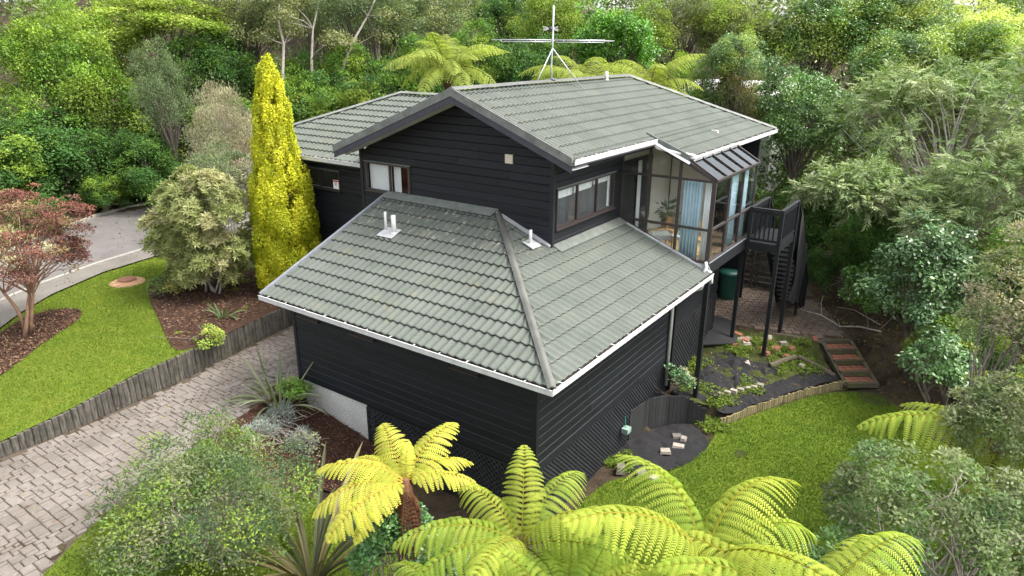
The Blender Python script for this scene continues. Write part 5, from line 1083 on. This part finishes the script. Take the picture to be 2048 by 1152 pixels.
# shrubs on the right bank
tree('camellia', 'dark glossy camellia shrub with large leaves on the right bank', 'shrub', (4.1,12.3), 1.7, (1.45,1.35,1.75), 9500, 70, .115, .062, G((.050,.092,.034),(.066,.112,.042),(.04,.078,.028)), 'leaf', 'leafg', trunk=.07, nt=3, seed=201, frac=.5, droop=.4, rc=.34)
tree('camellia', 'small dark leafy shrub in front of the big camellia beside the lawn', 'shrub', (4.95,9.9), .5, (.75,.75,.9), 3200, 30, .11, .06, G((.048,.095,.03),(.06,.11,.035)), 'leaf', 'leafg', trunk=.05, nt=2, seed=202, droop=.4)
tree('ivy_shrub', 'bright green leafy shrub behind the camellia near the stairs', 'shrub', (2.9,13.9), .7, (.9,.8,1.0), 4200, 35, .10, .07, G((.07,.13,.025),(.05,.10,.02)), 'leaf', 'leafg', trunk=.04, nt=2, seed=203)
tree('ivy_shrub', 'yellow-green leafy shrub between the camellia and the silvery tree', 'shrub', (4.9,11.3), .4, (.7,.7,.8), 3200, 26, .10, .06, c_bright, 'leaf', 'leafg', trunk=.04, nt=2, seed=204)
tree('silver_tree', 'silvery green flowering tree at the right edge beside the lawn', 'tree', (6.0,6.9), 3.0, (.95,.95,1.65), 9500, 70, .085, .034, c_silv+G((.20,.18,.12)), 'rosette' if False else 'leaf', 'leaf', 'bark', trunk=.06, nt=3, seed=205, frac=.4, rc=.25, hollow=.35)
tree('silver_tree', 'silvery green shrub at the right edge below the flowering tree', 'shrub', (6.25,4.9), 1.7, (.95,.95,1.15), 7500, 55, .085, .034, c_silv, 'leaf', 'leaf', 'bark', trunk=.06, nt=3, seed=206, frac=.4, rc=.24)
tree('coastal_shrub', 'large grey-green shrub with pale flower heads in the bottom right corner', 'shrub', (5.6,1.8), 1.1, (1.55,1.45,1.15), 13000, 90, .075, .036, c_silv+G((.06,.10,.03),(.05,.09,.028)), 'leaf', 'leaf', 'barkpale', trunk=.06, nt=4, seed=207, frac=.5, rc=.3, cvar=.4)
tree('coastal_shrub', 'green lower shrub at the bottom right beneath the fern fronds', 'shrub', (4.7,.6), .3, (1.1,1.1,.9), 6500, 50, .075, .04, G((.07,.125,.035),(.055,.10,.03)), 'leaf', 'leafg', trunk=.04, nt=3, seed=208, rc=.24)
# left garden
tree('variegated_shrub', 'large pale cream-green rosette shrub left of the golden cypress', 'shrub', (-13.5,2.4), 2.45, (1.85,1.75,2.05), 4600, 120, .16, .045, c_pieris, 'rosette', 'leaf', 'barkpale', trunk=.08, nt=5, seed=301, frac=.6, rc=.36, cvar=.2, low=-.85)
tree('variegated_shrub', 'yellow-green shrub at the left foot of the pale rosette shrub', 'shrub', (-15.7,2.9), 1.8, (1.0,.95,1.4), 4500, 30, .11, .05, c_bright, 'leaf', trunk=.05, nt=3, seed=302)
tree('olive_shrub', 'thin grey-green shrub above the rosette shrub beside the road', 'shrub', (-18.3,6.3), 2.9, (1.3,1.3,1.6), 5500, 45, .13, .035, c_grey, 'needle', 'needle', 'barkpale', trunk=.05, nt=4, seed=303, frac=.9, droop=-.2)
tree('dry_shrub', 'low pinkish dry shrub behind the pale rosette shrub', 'shrub', (-17.3,7.2), 2.6, (1.3,1.3,1.5), 4200, 40, .11, .03, c_dry+c_grey, 'needle', 'dry', 'barkpale', trunk=.05, nt=4, seed=304, frac=.9)
tree('red_tree', 'small red-leaved tree with pale lichen branches on the front lawn', 'tree', (-14.6,-2.2), 2.9, (2.05,1.9,1.75), 21000, 140, .08, .033, G((.085,.036,.028),(.105,.048,.034),(.08,.042,.032),(.12,.085,.045)), 'leaf', 'dry', 'barkred', trunk=.10, nt=4, seed=305, frac=.5, squash=.4, rc=.3, bend=.5)
V, c, C_, R_ = crown(np.random.default_rng(9), (1.2,1.1,.9), 1400, 16, .10, .03, G((.50,.47,.26),(.42,.42,.22)), 'needle', rc=.22); tr_ = bpy.data.objects['red_tree']
link('lichen', fastmesh('lichen', V+np.array([-.7,-.2,2.2]), 4, [MT['dry']], c), tr_)
tree('small_shrub', 'small yellow-green shrub hanging over the driveway retaining wall', 'shrub', (-10.25,.15), .75, (.36,.34,.28), 900, 16, .065, .035, G((.22,.25,.05),(.17,.22,.04)), 'leaf', trunk=.015, nt=3, seed=306, zb=.62)
tree('small_shrub', 'green and cream low shrub under the rosette shrub in the bark bed', 'shrub', (-14.3,1.5), .95, (.55,.5,.4), 1200, 16, .08, .04, G((.10,.15,.04),(.2,.19,.05)), 'leaf', trunk=.015, nt=3, seed=307)
tree('foreground_shrub', 'sprawling grey-green small-leaved shrub at the bottom left foreground', 'shrub', (-4.2,-3.75), .72, (1.75,1.7,1.25), 22000, 190, .056, .029, G((.075,.10,.042),(.10,.115,.052),(.065,.105,.022),(.12,.125,.068),(.10,.14,.018),(.03,.055,.02),(.035,.06,.018)), 'leaf', 'leaf', 'barkpale', trunk=.05, nt=8, seed=308, frac=1.0, rc=.34, hollow=.1, rmin=.005, amp=.35, squash=1.0, cvar=.2)
tree('foreground_shrub', 'bright yellow-green leafy weed bush at the bottom left edge', 'shrub', (-2.9,-5.7), .25, (.9,.9,.75), 4200, 40, .07, .045, G((.16,.22,.02),(.11,.17,.02),(.28,.27,.03)), 'leaf', trunk=.03, nt=4, seed=309, rc=.2)
tree('foreground_shrub', 'dark green leafy bush under the yellow tree fern', 'shrub', (-1.0,-2.6), .6, (.95,.85,.95), 6500, 45, .07, .04, G((.035,.085,.025),(.05,.11,.03)), 'leaf', 'leafg', trunk=.03, nt=4, seed=310, rc=.22)
tree('rose_bush', 'small green shrub at the foot of the white downpipe', 'shrub', (-.45,6.85), -.25, (.32,.3,.42), 1000, 16, .07, .045, G((.06,.12,.05),(.09,.15,.06),(.2,.2,.12)), 'leaf', 'leafg', trunk=.012, nt=3, seed=311)
for k, (x, y, lab) in enumerate(((-6.45,-1.15,'silvery grey-white low shrub at the corner of the front bark bed'),(-5.75,-.65,'silvery grey-white low shrub nearest the concrete foundation'),(-6.9,-.35,'blue-grey silvery shrub below the arching flax at the garage'))):
    tree('silver_shrub', lab, 'shrub', (x, y), float(H(x,y))+.22, (.34,.33,.27), 1100, 34, .075, .013, G((.17,.20,.175),(.14,.175,.155),(.20,.22,.20)), 'needle', 'dry', 'barkpale', trunk=.01, nt=5, seed=320+k, frac=.9, rc=.12, droop=-.4, rmin=.004, group='silver shrubs in the front bed')
tree('small_shrub', 'bright green tuft behind the silver shrubs in the front bed', 'shrub', (-7.3,.35), float(H(-7.3,.35))+.6, (.28,.28,.35), 800, 16, .08, .04, G((.10,.18,.03),(.15,.22,.05)), 'leaf', trunk=.012, nt=3, seed=330)
# weeds on the terrace
for k, (x, y, r, lab) in enumerate(((.45,7.55,.38,'bright green weed patch right of the corner post foot'),(.9,8.6,.3,'green weed patch on the middle terrace'),(.5,6.95,.3,'trailing green weeds over the top of the curved fence'),(-.55,4.0,.3,'bright green fern-like weeds at the lattice foot'),(1.2,10.9,.4,'scattered yellowish weeds before the brick patio'),(.5,10.9,.35,'low weeds between the rubble stones and weed cloth'),(-.6,8.7,.35,'grass tuft strip along the back lattice'),(1.9,10.7,.3,'mossy weeds beside the garden log'),(.75,6.75,.28,'weeds in the gap between the fence end and the lawn'),(1.55,11.4,0.35,'mossy weeds along the front of the patio sleeper'),(-0.2,10.3,0.4,'green weeds around the rubble row'),(0.2,9.95,0.3,'small weeds poking through the wrinkled weed cloth'),(1.3,10.2,0.3,'weeds between the two black weed cloths'),(-0.35,7.6,0.3,'weeds between the downpipe shrub and the corner post'))):
    rng = np.random.default_rng(400+k); n = 900; a = rng.uniform(0, 6.28, n); q = r*np.sqrt(rng.uniform(0, 1, n))*(1+.4*np.sin(a*3+k)); P = np.column_stack([x+q*np.cos(a), y+q*np.sin(a)*1.2]); z = H(P[:,0], P[:,1])+rng.uniform(.02, .13, n)
    V = leafset(np.column_stack([P, z]), nrm(rng.normal(0, 1, (n, 3))*[1, 1, .4]), nrm(rng.normal(0, .4, (n, 3))+UP), rng.uniform(.03, .07, n), rng.uniform(.025, .05, n), .1)
    tag(link('weed_patch', fastmesh('weed_patch', V, 4, [MT['leaf']], np.array([.15,.22,.025])*rng.uniform(.5, 1.4, (n, 1))*[1, 1, 1])), lab, 'weeds', kind='stuff')
# ---- golden cypress
def cypress():
    rng = np.random.default_rng(77); x, y = -11.75, 3.85; z0 = .6; t = thing('golden_cypress', 'tall narrow golden yellow conifer beside the house', 'tree', (x, y, z0)); Ht = 6.6
    K = 330; h = rng.uniform(.02, 1, K)**.9; a = rng.uniform(0, 6.283, K)
    prof = np.interp(h, [0, .06, .2, .45, .62, .8, .93, 1], [.50, .74, .86, .76, .55, .40, .23, .03])
    prof = prof*rng.uniform(.82, 1.12, K); C_ = np.column_stack([prof*np.cos(a), prof*np.sin(a), h*Ht])*[.93, .93, 1]; R_ = np.interp(h, [0, 1], [.28, .13])*rng.uniform(.7, 1.3, K)
    n = 95000; w = R_**2; i = rng.choice(K, n, p=w/w.sum()); out = np.column_stack([np.cos(a), np.sin(a), np.full(K, .3)])[i]
    dd = nrm(rng.normal(0, 1, (n, 3))+out*.9); pos = C_[i]+dd*(R_[i]*rng.uniform(.78, 1.03, n))[:,None]*[.8, .8, 2.3]
    ax = nrm(np.cross(dd, rng.normal(0, 1, (n, 3)))+UP*.5+dd*.35); cols = np.array([(.53,.53,.026),(.60,.585,.034),(.43,.455,.022)])[rng.integers(3, size=K)][i]*rng.uniform(.75, 1.2, (n, 1))
    V = leafset(pos, ax, dd, rng.uniform(.045, .08, n), rng.uniform(.035, .05, n), .1); link('crown', fastmesh('golden_cypress', V, 4, [MT['leaf']], cols), t)
    mb = MB(); mb.tube([(0,0,0),(.03,0,2),(0,.03,5),(0,0,6.8)], [.13,.09,.05,.015], 8)
    for k in range(40): j = rng.integers(K); c = C_[j]; mb.tube([(0,0,max(.1,c[2]-.5)), c], [.03, .01], 5, False)
    link('trunk', mb.mesh('trunk', MT['barkred'], True), t)
    m2 = MB()
    for k in range(24): j = rng.integers(K); c = C_[j]*[1.0,1.0,1]; m2.tube([c*[.9,.9,1], c*[1.05,1.05,1]+[0,0,.12]], [.03,.01], 5)
cypress()
# ---- tree ferns
def frond_mesh(name, L, pin, npin, a0, a1, cols, rng, m=16, pw=.05, vee=.25, fwd=.55, stalk=.08, droop=.5, teeth=.35, mat='fern', side_curl=.0, gap=.22):
    ns = 28; ang = np.linspace(a0, a1, ns); P = np.zeros((ns, 2)); ds = L/(ns-1)
    for i in range(1, ns): P[i] = P[i-1]+ds*np.array([math.cos(ang[i]), math.sin(ang[i])])
    t = np.linspace(0, 1, ns); quads = []; cc = []
    rx = lambda s: np.array([np.interp(s, t, P[:,0]), side_curl*s*s*L, np.interp(s, t, P[:,1])])
    for k in range(npin):
        s = stalk+(1-stalk)*(k+.5)/npin; q = (s-stalk)/(1-stalk); lj = rng.uniform(.9, 1.06, 2); ln0 = pin*min(1, (q/.22)**.7+.25 if q < .22 else 1)*(1-q**3.2)**.8+.01
        o = rx(s); an = np.interp(s, t, ang); tg = np.array([math.cos(an), 0, math.sin(an)]); nr = np.array([-math.sin(an), 0, math.cos(an)])
        for sg in (-1, 1):
            ln = ln0*lj[(sg+1)//2]
            col = np.array(cols[rng.integers(len(cols))])*rng.uniform(.85, 1.15)*(.82+.4*q); f = fwd*(.5+.7*q)+rng.normal(0, .06)
            d0 = nrm(np.array([0, sg, 0])*math.cos(f)+tg*math.sin(f)+nr*(vee+rng.normal(0, .06))); g = np.linspace(0, 1, m+1)
            C_ = o+np.outer(g*ln, d0)-np.outer((g*ln)**2, nr)*droop/pin-np.outer(g**2*ln, UP)*droop*.25
            dd = np.gradient(C_, axis=0); dd = nrm(dd); sd_ = nrm(np.cross(dd, nr)); w = pw*(np.minimum(1, .6+g*1.6)*(1-g**3.5)**.7+.03)
            for sg2 in (-1, 1):
                A = C_[:-1]; B = C_[1:]-(C_[1:]-C_[:-1])*gap; tip = sd_[:-1]*sg2*w[:-1,None]+dd[:-1]*w[:-1,None]*.45-nr*w[:-1,None]*.18
                mid = (A+B)/2; T0 = mid+tip-(B-A)*teeth; T1_ = mid+tip+(B-A)*teeth*.6
                quads.append(np.stack([A, B, T1_, T0], 1) if sg2*sg > 0 else np.stack([B, A, T0, T1_], 1)); cc.append(np.repeat(col[None]*rng.uniform(.95, 1.05), m, 0))
    V = np.concatenate(quads); c = np.concatenate(cc)
    # rachis ribbon (three sided)
    R = []
    for i in range(ns-1):
        r0 = .012*L/1.5*(1-t[i])+.003; r1 = .012*L/1.5*(1-t[i+1])+.003; a = rx(t[i]); b = rx(t[i+1])
        ring = lambda p, r: [p+np.array([0, r, 0]), p+np.array([0, -r*.5, r]), p+np.array([0, -r*.5, -r])]
        A, B = ring(a, r0), ring(b, r1)
        for j in range(3): R.append([A[j], A[(j+1)%3], B[(j+1)%3], B[j]])
    V = np.concatenate([V, np.array(R)]); rc_ = np.array(cols[0])*[.8, .62, .5]; c = np.concatenate([c, np.repeat(rc_[None], len(R), 0)])
    return fastmesh(name, V, 4, [MT[mat]], c)
c_fy = [(.60,.56,.10),(.55,.54,.085),(.49,.51,.075)]; c_fg = [(.29,.38,.055),(.25,.345,.046),(.335,.405,.063)]; c_fo = [(.18,.28,.04),(.225,.31,.04)]; c_fl = [(.39,.435,.068),(.35,.41,.06)]; c_fd = [(.24,.30,.06),(.29,.345,.075)]; c_brown = [(.15,.075,.045),(.12,.055,.04)]
def tree_fern(label, xyz, meshes, spec, trunk_r=.09, dead=None, ndead=0, seed=0, group=None, skirt=0, zb=None, lean=(0, 0)):
    rng = np.random.default_rng(seed); x, y, z = xyz; z0 = float(H(x+lean[0], y+lean[1])) if zb is None else zb
    t = thing('tree_fern', label, 'tree fern', (x+lean[0], y+lean[1], z0), (0, 0, 0), group); h = z-z0; off = Vector((-lean[0], -lean[1], h))
    mb = MB(); mb.tube([(0,0,-.05),(-lean[0]*.5+.03,-lean[1]*.5,h*.5),tuple(off-Vector((0,0,.12))),tuple(off+Vector((0,0,.04)))], [trunk_r*1.4,trunk_r,trunk_r*1.1,trunk_r*.5], 9)
    for k in range(int(skirt)):
        a = rng.uniform(0, 6.28); r_ = trunk_r*rng.uniform(1, 2.2); z1 = h-rng.uniform(.1, .5); ln = rng.uniform(.4, 1.1); mb.tube([(off.x+trunk_r*.8*math.cos(a), off.y+trunk_r*.8*math.sin(a), z1), (off.x+r_*math.cos(a), off.y+r_*math.sin(a), z1-ln*.5), (off.x+r_*.9*math.cos(a+.2), off.y+r_*.9*math.sin(a+.2), max(.05, z1-ln))], [.018, .02, .006], 4)
    link('trunk', mb.mesh('trunk', MT['fibre' if not skirt else 'deadfern'], False), t)
    for az, tilt, sc, mi in spec: link('frond', meshes[mi % len(meshes)], t, off, (rng.normal(0, .12), -tilt, az), (sc, sc, sc))
    for k in range(ndead): o = link('dead_frond', dead, t, off-Vector((0,0,.08)), (rng.normal(0, .3), rng.uniform(1.0, 1.35), rng.uniform(0, 6.28)), (rng.uniform(.6, .9),)*3)
    return t
rf = np.random.default_rng(5); RAD = math.radians
FY = [frond_mesh('frond', 1.2, .28, 18, RAD(a), RAD(b), c_fy, rf, 13, .033, .15, .55, .07, .55, .40) for a, b in ((48,-25),(38,-40),(60,-5))]
FB = [frond_mesh('frond', 1.85, .43, 20, RAD(a), RAD(b), cs_, rf, 20, .041, .36, .42, .10, .95, .26, side_curl=sc) for a, b, sc, cs_ in ((52,-38,.05,c_fg),(40,-55,-.05,c_fg),(66,-20,.03,c_fl),(46,-48,.09,c_fo),(56,-45,-.10,c_fl),(36,-62,.06,c_fo))]
FD = [frond_mesh('frond', 2.4, .50, 20, RAD(a), RAD(b), c_fd, rf, 10, .044, .25, .5, .12, .8, .35) for a, b in ((45,-45),(30,-60),(60,-25))]
FX = frond_mesh('dead_frond', 1.3, .22, 16, RAD(10), RAD(-25), c_brown, rf, 6, .03, .1, .5, .1, .9, .3, mat='dry')
AZF = math.atan2(.818, -.575)      # azimuth of "away from the camera"
def ring(n, tilt, sc, seed, a0=0, jt=.15): r_ = np.random.default_rng(seed); return [(a0+2*math.pi*k/n+r_.normal(0, .15), tilt+r_.normal(0, jt), sc*r_.uniform(.85, 1.1), int(r_.integers(3))) for k in range(n)]
d2 = lambda deg: AZF-math.radians(deg)   # clockwise in the picture from "away"
tree_fern('yellow tree fern with shaggy brown trunk in front of the garage', (-.78,-2.62,1.98), FY, [(d2(-24),.10,1.05,0),(d2(32),.12,1.1,0),(d2(-58),.0,.95,1),(d2(60),.0,.95,1),(d2(-84),-.12,1.15,0),(d2(84),-.12,.95,1),(d2(-106),-.2,1.2,1),(d2(-128),-.3,1.15,1),(d2(-143),-.38,.95,1),(d2(3),.3,.5,2)], .085, FX, 9, 1, skirt=60)
def lush(n, seed, tilt=.0, sc=1.05): r_ = np.random.default_rng(seed); return [(2*math.pi*k/n+r_.normal(0, .12), tilt+r_.normal(0, .16)-.05, sc*r_.uniform(.85, 1.12), int(r_.integers(6))) for k in range(n)]
tree_fern('lime green tree fern below the garage corner with one upright frond', (1.12,-2.5,1.70), FB, [(d2(4),.30,.80,2),(d2(-48),.12,.78,4),(d2(40),.12,.9,0)]+[f for f in lush(13, 21, -.05, .92) if abs(((f[0]-AZF+math.pi) % (2*math.pi))-math.pi) > .45], .08, FX, 4, 2)
tree_fern('large lime tree fern in the centre foreground with fronds over the lawn', (3.3,-1.95,2.12), FB, [(d2(-26),.16,1.08,0),(d2(48),.10,1.12,4)]+[f for f in lush(15, 22, -.08, 1.05) if abs(((f[0]-AZF+math.pi) % (2*math.pi))-math.pi) > 1.1], .09, FX, 4, 3)
tree_fern('lime tree fern at the bottom right of the fern group', (4.45,-2.05,1.9), FB, [(d2(62),.10,1.2,0),(d2(88),.02,1.25,4)]+[f for f in lush(14, 23, -.08, 1.05) if abs(((f[0]-AZF+math.pi) % (2*math.pi))-math.pi) > .7], .09, FX, 3, 4)
tree_fern('lime tree fern cropped by the bottom edge left of the centre', (2.3,-3.35,1.75), FB, lush(15, 24, .0, .95), .09, FX, 3, 5)
tree_fern('lime tree fern cropped by the bottom edge right of the centre', (3.6,-3.1,1.85), FB, lush(15, 25, .0, .95), .09, FX, 3, 6)
tree_fern('lime tree fern in the bottom foreground beneath the yellow fern', (1.15,-3.95,1.45), FB, lush(14, 26, .0, .85), .09, FX, 3, 16)
tree_fern('green tree fern at the right edge with one frond over the lawn', (6.15,5.0,1.0), FB, [(d2(-76),.02,1.4,0),(d2(-100),-.1,1.0,1),(d2(-40),.1,1.0,0),(d2(10),.1,1.0,1),(d2(60),.1,1.0,0),(d2(110),-.1,1.0,1),(d2(170),-.1,1.0,0),(d2(-140),-.1,.9,1)], .08, FX, 2, 7)
tree_fern('green tree fern half hidden behind the silvery tree at the right edge', (6.9,7.4,1.3), FD, ring(12, .0, .75, 8), .08, FX, 2, 8)
tree_fern('tall drooping tree fern behind the wing roof left of the aerial', (-13.3,13.3,6.75), FD, ring(16, .05, 1.12, 9, .2)+[(d2(-5),.5,.9,2),(d2(160),.0,1.1,1),(d2(-160),-.05,1.1,1),(d2(120),.0,1.1,1)], .14, FX, 6, 9)
tree_fern('tree fern behind the main ridge right of the aerial mast', (-8.9,16.2,6.35), FD, ring(14, .05, 1.15, 10, .5)+[(d2(-80),.1,1.2,0),(d2(80),.1,1.2,0)], .14, FX, 4, 10)
tree_fern('tree fern behind the right end of the main ridge', (-6.4,17.2,6.2), FD, ring(13, .05, 1.1, 11, .1), .14, FX, 4, 11)
tree_fern('small browning tree fern between the two large ones behind the roof', (-11.2,14.9,5.0), FD, ring(9, .2, .7, 12), .1, FX, 6, 12)
# ---- flax clumps: every leaf its own part
def blade(L, w, a0, a1, mat, cols, rng, n=9):
    ang = np.linspace(a0, a1, n); P = np.zeros((n, 2))
    for i in range(1, n): P[i] = P[i-1]+L/(n-1)*np.array([math.cos(ang[i]), math.sin(ang[i])])
    q = []; t = np.linspace(0, 1, n); ww = w*np.interp(t, [0,.15,.6,.9,1], [.55,.8,1,.55,.05]); cc = []
    for i in range(n-1):
        for s in (-1, 1):
            q.append([(P[i,0], 0, P[i,1]), (P[i+1,0], 0, P[i+1,1]), (P[i+1,0], s*ww[i+1]/2, P[i+1,1]+ww[i+1]*.28), (P[i,0], s*ww[i]/2, P[i,1]+ww[i]*.28)][::s]); cc.append(cols[rng.integers(len(cols))])
    base = np.array(cols[rng.integers(len(cols))]); return fastmesh('blade', np.array(q), 4, [MT[mat]], np.repeat(base[None], len(q), 0))
def flax(label, xy, n, L, w, cols, seed, spread=1.0, zb=None):
    rng = np.random.default_rng(seed); x, y = xy; z = float(H(x, y)) if zb is None else zb; t = thing('flax_plant', label, 'flax', (x, y, z), (0,0,0), None)
    ms = [blade(L*rng.uniform(.7, 1.1), w, RAD(rng.uniform(68, 86)), RAD(rng.uniform(-30, 60)*spread+10), 'leaf', cols, rng) for _ in range(14)]
    for k in range(n): a = rng.uniform(0, 6.28); s = rng.uniform(.65, 1.1); link('blade', ms[k % 14], t, (.06*math.cos(a), .06*math.sin(a), 0), (rng.normal(0, .2), rng.uniform(-.08, .45)*spread, a), (s, s, s))
flax('large bronze-olive flax with upright strappy leaves at the bottom foreground', (-2.75,-2.95), 50, 2.35, .09, [(.11,.105,.05),(.14,.125,.06),(.085,.09,.045),(.24,.20,.10)], 501, .6)
flax('grey-green arching flax beside the garage corner', (-7.35,-.05), 46, 1.45, .065, [(.22,.26,.14),(.16,.21,.10),(.29,.31,.19)], 502, 1.2)
flax('small green strappy plant in the bark bed by the retaining wall', (-11.5,1.35), 22, .65, .04, [(.13,.20,.09),(.09,.15,.05)], 503, 1.2)
# bare branch on the right bank
m = MB(); m.tube([(3.3,13.3,-.25),(2.7,13.2,-.2),(2.2,13.1,-.28),(1.6,13.25,-.1),(1.0,13.1,.0)], [.03,.028,.024,.018,.008], 6); m.tube([(1.6,13.25,-.1),(1.5,13.45,.25),(1.55,13.4,.5)], [.016,.012,.006], 5); m.tube([(2.2,13.1,-.28),(2.1,13.0,-.02)], [.014,.006], 5); m.tube([(3.2,13.6,-.15),(2.4,13.9,.05),(1.9,14.0,.0)], [.02,.014,.006], 5)
tag(link('fallen_branch', m.mesh('fallen_branch', MT['barkpale'], True)), 'bare pale forked branch lying on the bank beside the camellia', 'branch')
# ================================================================== STUFF
def blades(name, label, poly, n, zf, off, h, w, cols, seed, mask=None, clump=0):
    rng = np.random.default_rng(seed); P = np.array(poly); lo, hi = P.min(0), P.max(0); Q = rng.uniform(lo, hi, (int(n*2.4), 2)); Q = Q[inpoly(Q, poly)][:n]+rng.normal(0, .05, (min(n, int(inpoly(Q, poly).sum())), 2))
    if mask is not None: Q = Q[mask(Q)]
    keep = np.array([infov(q, 0, 1.05) for q in Q]); Q = Q[keep]; n = len(Q); pos = np.column_stack([Q, zf(Q[:,0], Q[:,1])+off])
    ax = nrm(rng.normal(0, .55, (n, 3))*[1, 1, 0]+UP*.8); nr = nrm(np.cross(ax, rng.normal(0, 1, (n, 3)))); patch = .5+.5*np.sin(Q[:,0]*1.7+2*np.sin(Q[:,1]*.9))*np.sin(Q[:,1]*1.3+Q[:,0]*.5); p2 = .5+.5*np.sin(Q[:,0]*4.3+3*np.sin(Q[:,1]*2.7))*np.sin(Q[:,1]*5.1+2*np.sin(Q[:,0]*1.9))
    c = np.array(cols)[rng.integers(len(cols), size=n)]*rng.uniform(.78, 1.22, (n, 1))*(.82+.26*patch+.14*p2)[:,None]; yl = (patch*p2 > rng.uniform(.4, 1.0, n)); c[yl] = c[yl]*[1.25, 1.04, 1.2]
    V = leafset(pos, ax, nr, h*rng.uniform(.5, 1.3, n), w*rng.uniform(.7, 1.3, n), 0, .35)
    return tag(link(name, fastmesh(name, V, 4, [MT['grass']], c)), label, 'grass', kind='stuff')
nob = lambda *ps: (lambda Q: ~np.any([inpoly(Q, p) for p in ps], 0))
blades('grass', 'mown yellow-green grass of the front lawn above the retaining wall', lawn_l, 90000, zlawn, .045, .055, .016, [(.14,.205,.018),(.105,.165,.014),(.185,.22,.03)], 601, nob(bed_big, bed_red))
blades('grass', 'mossy green grass of the back lawn', lawn_r, 80000, zlr, .045, .05, .02, [(.105,.178,.014),(.078,.14,.012),(.145,.20,.022)], 602, lambda Q: nob(*BARE)(Q) | (np.random.default_rng(8).uniform(0, 1, len(Q)) < .4))
blades('grass', 'green grass between the driveway and the foreground shrubs', grass_f, 50000, H, .04, .06, .018, [(.085,.135,.016),(.115,.155,.022)], 603)
def chips(label, poly, n, seed, zf=H, off=.07, cols=((.085,.045,.030),(.125,.070,.045),(.045,.026,.019),(.22,.14,.09)), size=.065, name='bark_chips'):
    rng = np.random.default_rng(seed); P = np.array(poly); Q = rng.uniform(P.min(0), P.max(0), (int(n*2), 2)); Q = Q[inpoly(Q, poly)][:n]; n = len(Q)
    pos = np.column_stack([Q, zf(Q[:,0], Q[:,1])+off+rng.uniform(-.01, .03, n)]); ax = nrm(rng.normal(0, 1, (n, 3))*[1, 1, .35]); c = np.array(cols)[rng.integers(len(cols), size=n)]*rng.uniform(.6, 1.4, (n, 1))
    V = leafset(pos, ax, nrm(rng.normal(0, .6, (n, 3))+UP), size*rng.uniform(.5, 1.6, n), size*.45*rng.uniform(.6, 1.3, n), .1); tag(link(name, fastmesh(name, V, 4, [MT['chip']], c)), label, 'mulch' if name == 'bark_chips' else 'leaf litter', kind='stuff')
chips('dark brown bark mulch in the bed under the cypress', bed_big, 9000, 611); chips('dark brown bark mulch round the red tree', bed_red, 6000, 612); chips('dark brown bark mulch in the bed before the garage', bed_front, 11000, 613, off=.055, cols=((.085,.038,.027),(.13,.062,.042),(.05,.025,.02),(.17,.10,.07)), size=.05)
chips('fallen leaves on the shaded right bank', [(2.9,11.3),(6.5,9.5),(6.5,15),(1,17.5),(.9,15)], 2500, 614, off=.02, cols=((.16,.12,.05),(.30,.22,.05),(.10,.06,.035),(.05,.035,.025)), size=.07, name='leaf_litter')
chips('fallen leaves on the terraces', [(-.6,7),(1,8),(2.6,11),(1.5,12),(-.8,11.5)], 700, 615, off=.06, cols=((.20,.15,.07),(.12,.08,.05),(.28,.24,.08)), size=.05, name='leaf_litter')
chips('fallen leaves on the brick patio', [(-2,12),(2,12.4),(1,16),(-1,17)], 500, 616, zflat(-.5), .05, ((.12,.08,.05),(.25,.18,.05)), .05, 'leaf_litter')
# undergrowth and far wood
def wood(name, label, boxes, n, L, W, cols, seed):
    rng = np.random.default_rng(seed); Vs = []; cs = []
    for x0_, x1_, y0_, y1_, zlo, zhi, k in boxes:
        C_ = np.column_stack([rng.uniform(x0_, x1_, k), rng.uniform(y0_, y1_, k)]); zg = H(C_[:,0], C_[:,1]); C_ = np.column_stack([C_, zg+rng.uniform(zlo, zhi, k)]); R_ = rng.uniform(.6, 1.3, k); m = int(n*k/sum(b[6] for b in boxes)); i = rng.integers(k, size=m)
        dd = nrm(rng.normal(0, 1, (m, 3))+UP*.5); pos = C_[i]+dd*(R_[i]*rng.uniform(.3, 1, m)**.5)[:,None]; up = nrm(dd*.5+UP*.7+rng.normal(0, .4, (m, 3))); ax = nrm(np.cross(up, rng.normal(0, 1, (m, 3)))+dd*.4)
        Vs.append(leafset(pos, ax, up, L*rng.uniform(.7, 1.3, m), W*rng.uniform(.7, 1.3, m), .1)); cs.append((np.array(cols)[rng.integers(len(cols), size=k)]*rng.uniform(.7, 1.25, (k, 1)))[i]*rng.uniform(.75, 1.25, (m, 1))*GAIN)
    return tag(link(name, fastmesh(name, np.concatenate(Vs), 4, [MT['leaf']], np.concatenate(cs))), label, 'wood', kind='stuff')
wood('undergrowth', 'low green undergrowth below the trees behind the house', [(-34,-27.5,-2,18,.1,2.2,150),(-27,-15,13,26,.1,2.6,190),(-15,3,18.5,30,.1,2.6,220),(3,10,14,30,.1,2.0,130),(6.8,10,-1,13,.1,.9,50)], 130000, .2, .11, [(.04,.075,.02),(.06,.10,.025),(.09,.11,.03)], 701)
wood('far_wood', 'dense wooded hillside rising behind all the trees', [(-70,-34,-14,40,1,11,460),(-45,-3,26,62,1.5,9,520),(-3,45,32,85,1,7,380)], 150000, .34, .19, [(.06,.095,.028),(.085,.11,.04),(.115,.13,.045),(.075,.09,.035)], 702)

chips('fallen leaves scattered on the paved driveway', [(-10,-6),(-6.5,-5),(-7.6,-1),(-8,4),(-10.5,3)], 260, 617, zflat(0), .04, ((.16,.10,.05),(.09,.055,.03),(.22,.17,.06)), .06, 'leaf_litter')
chips('fallen leaves along the road and footpath', [(-20,-2),(-17,-2.5),(-18.5,3),(-20,6),(-26,8),(-26,4)], 500, 618, H, .09, ((.16,.10,.05),(.09,.055,.03),(.22,.17,.06)), .08, 'leaf_litter')
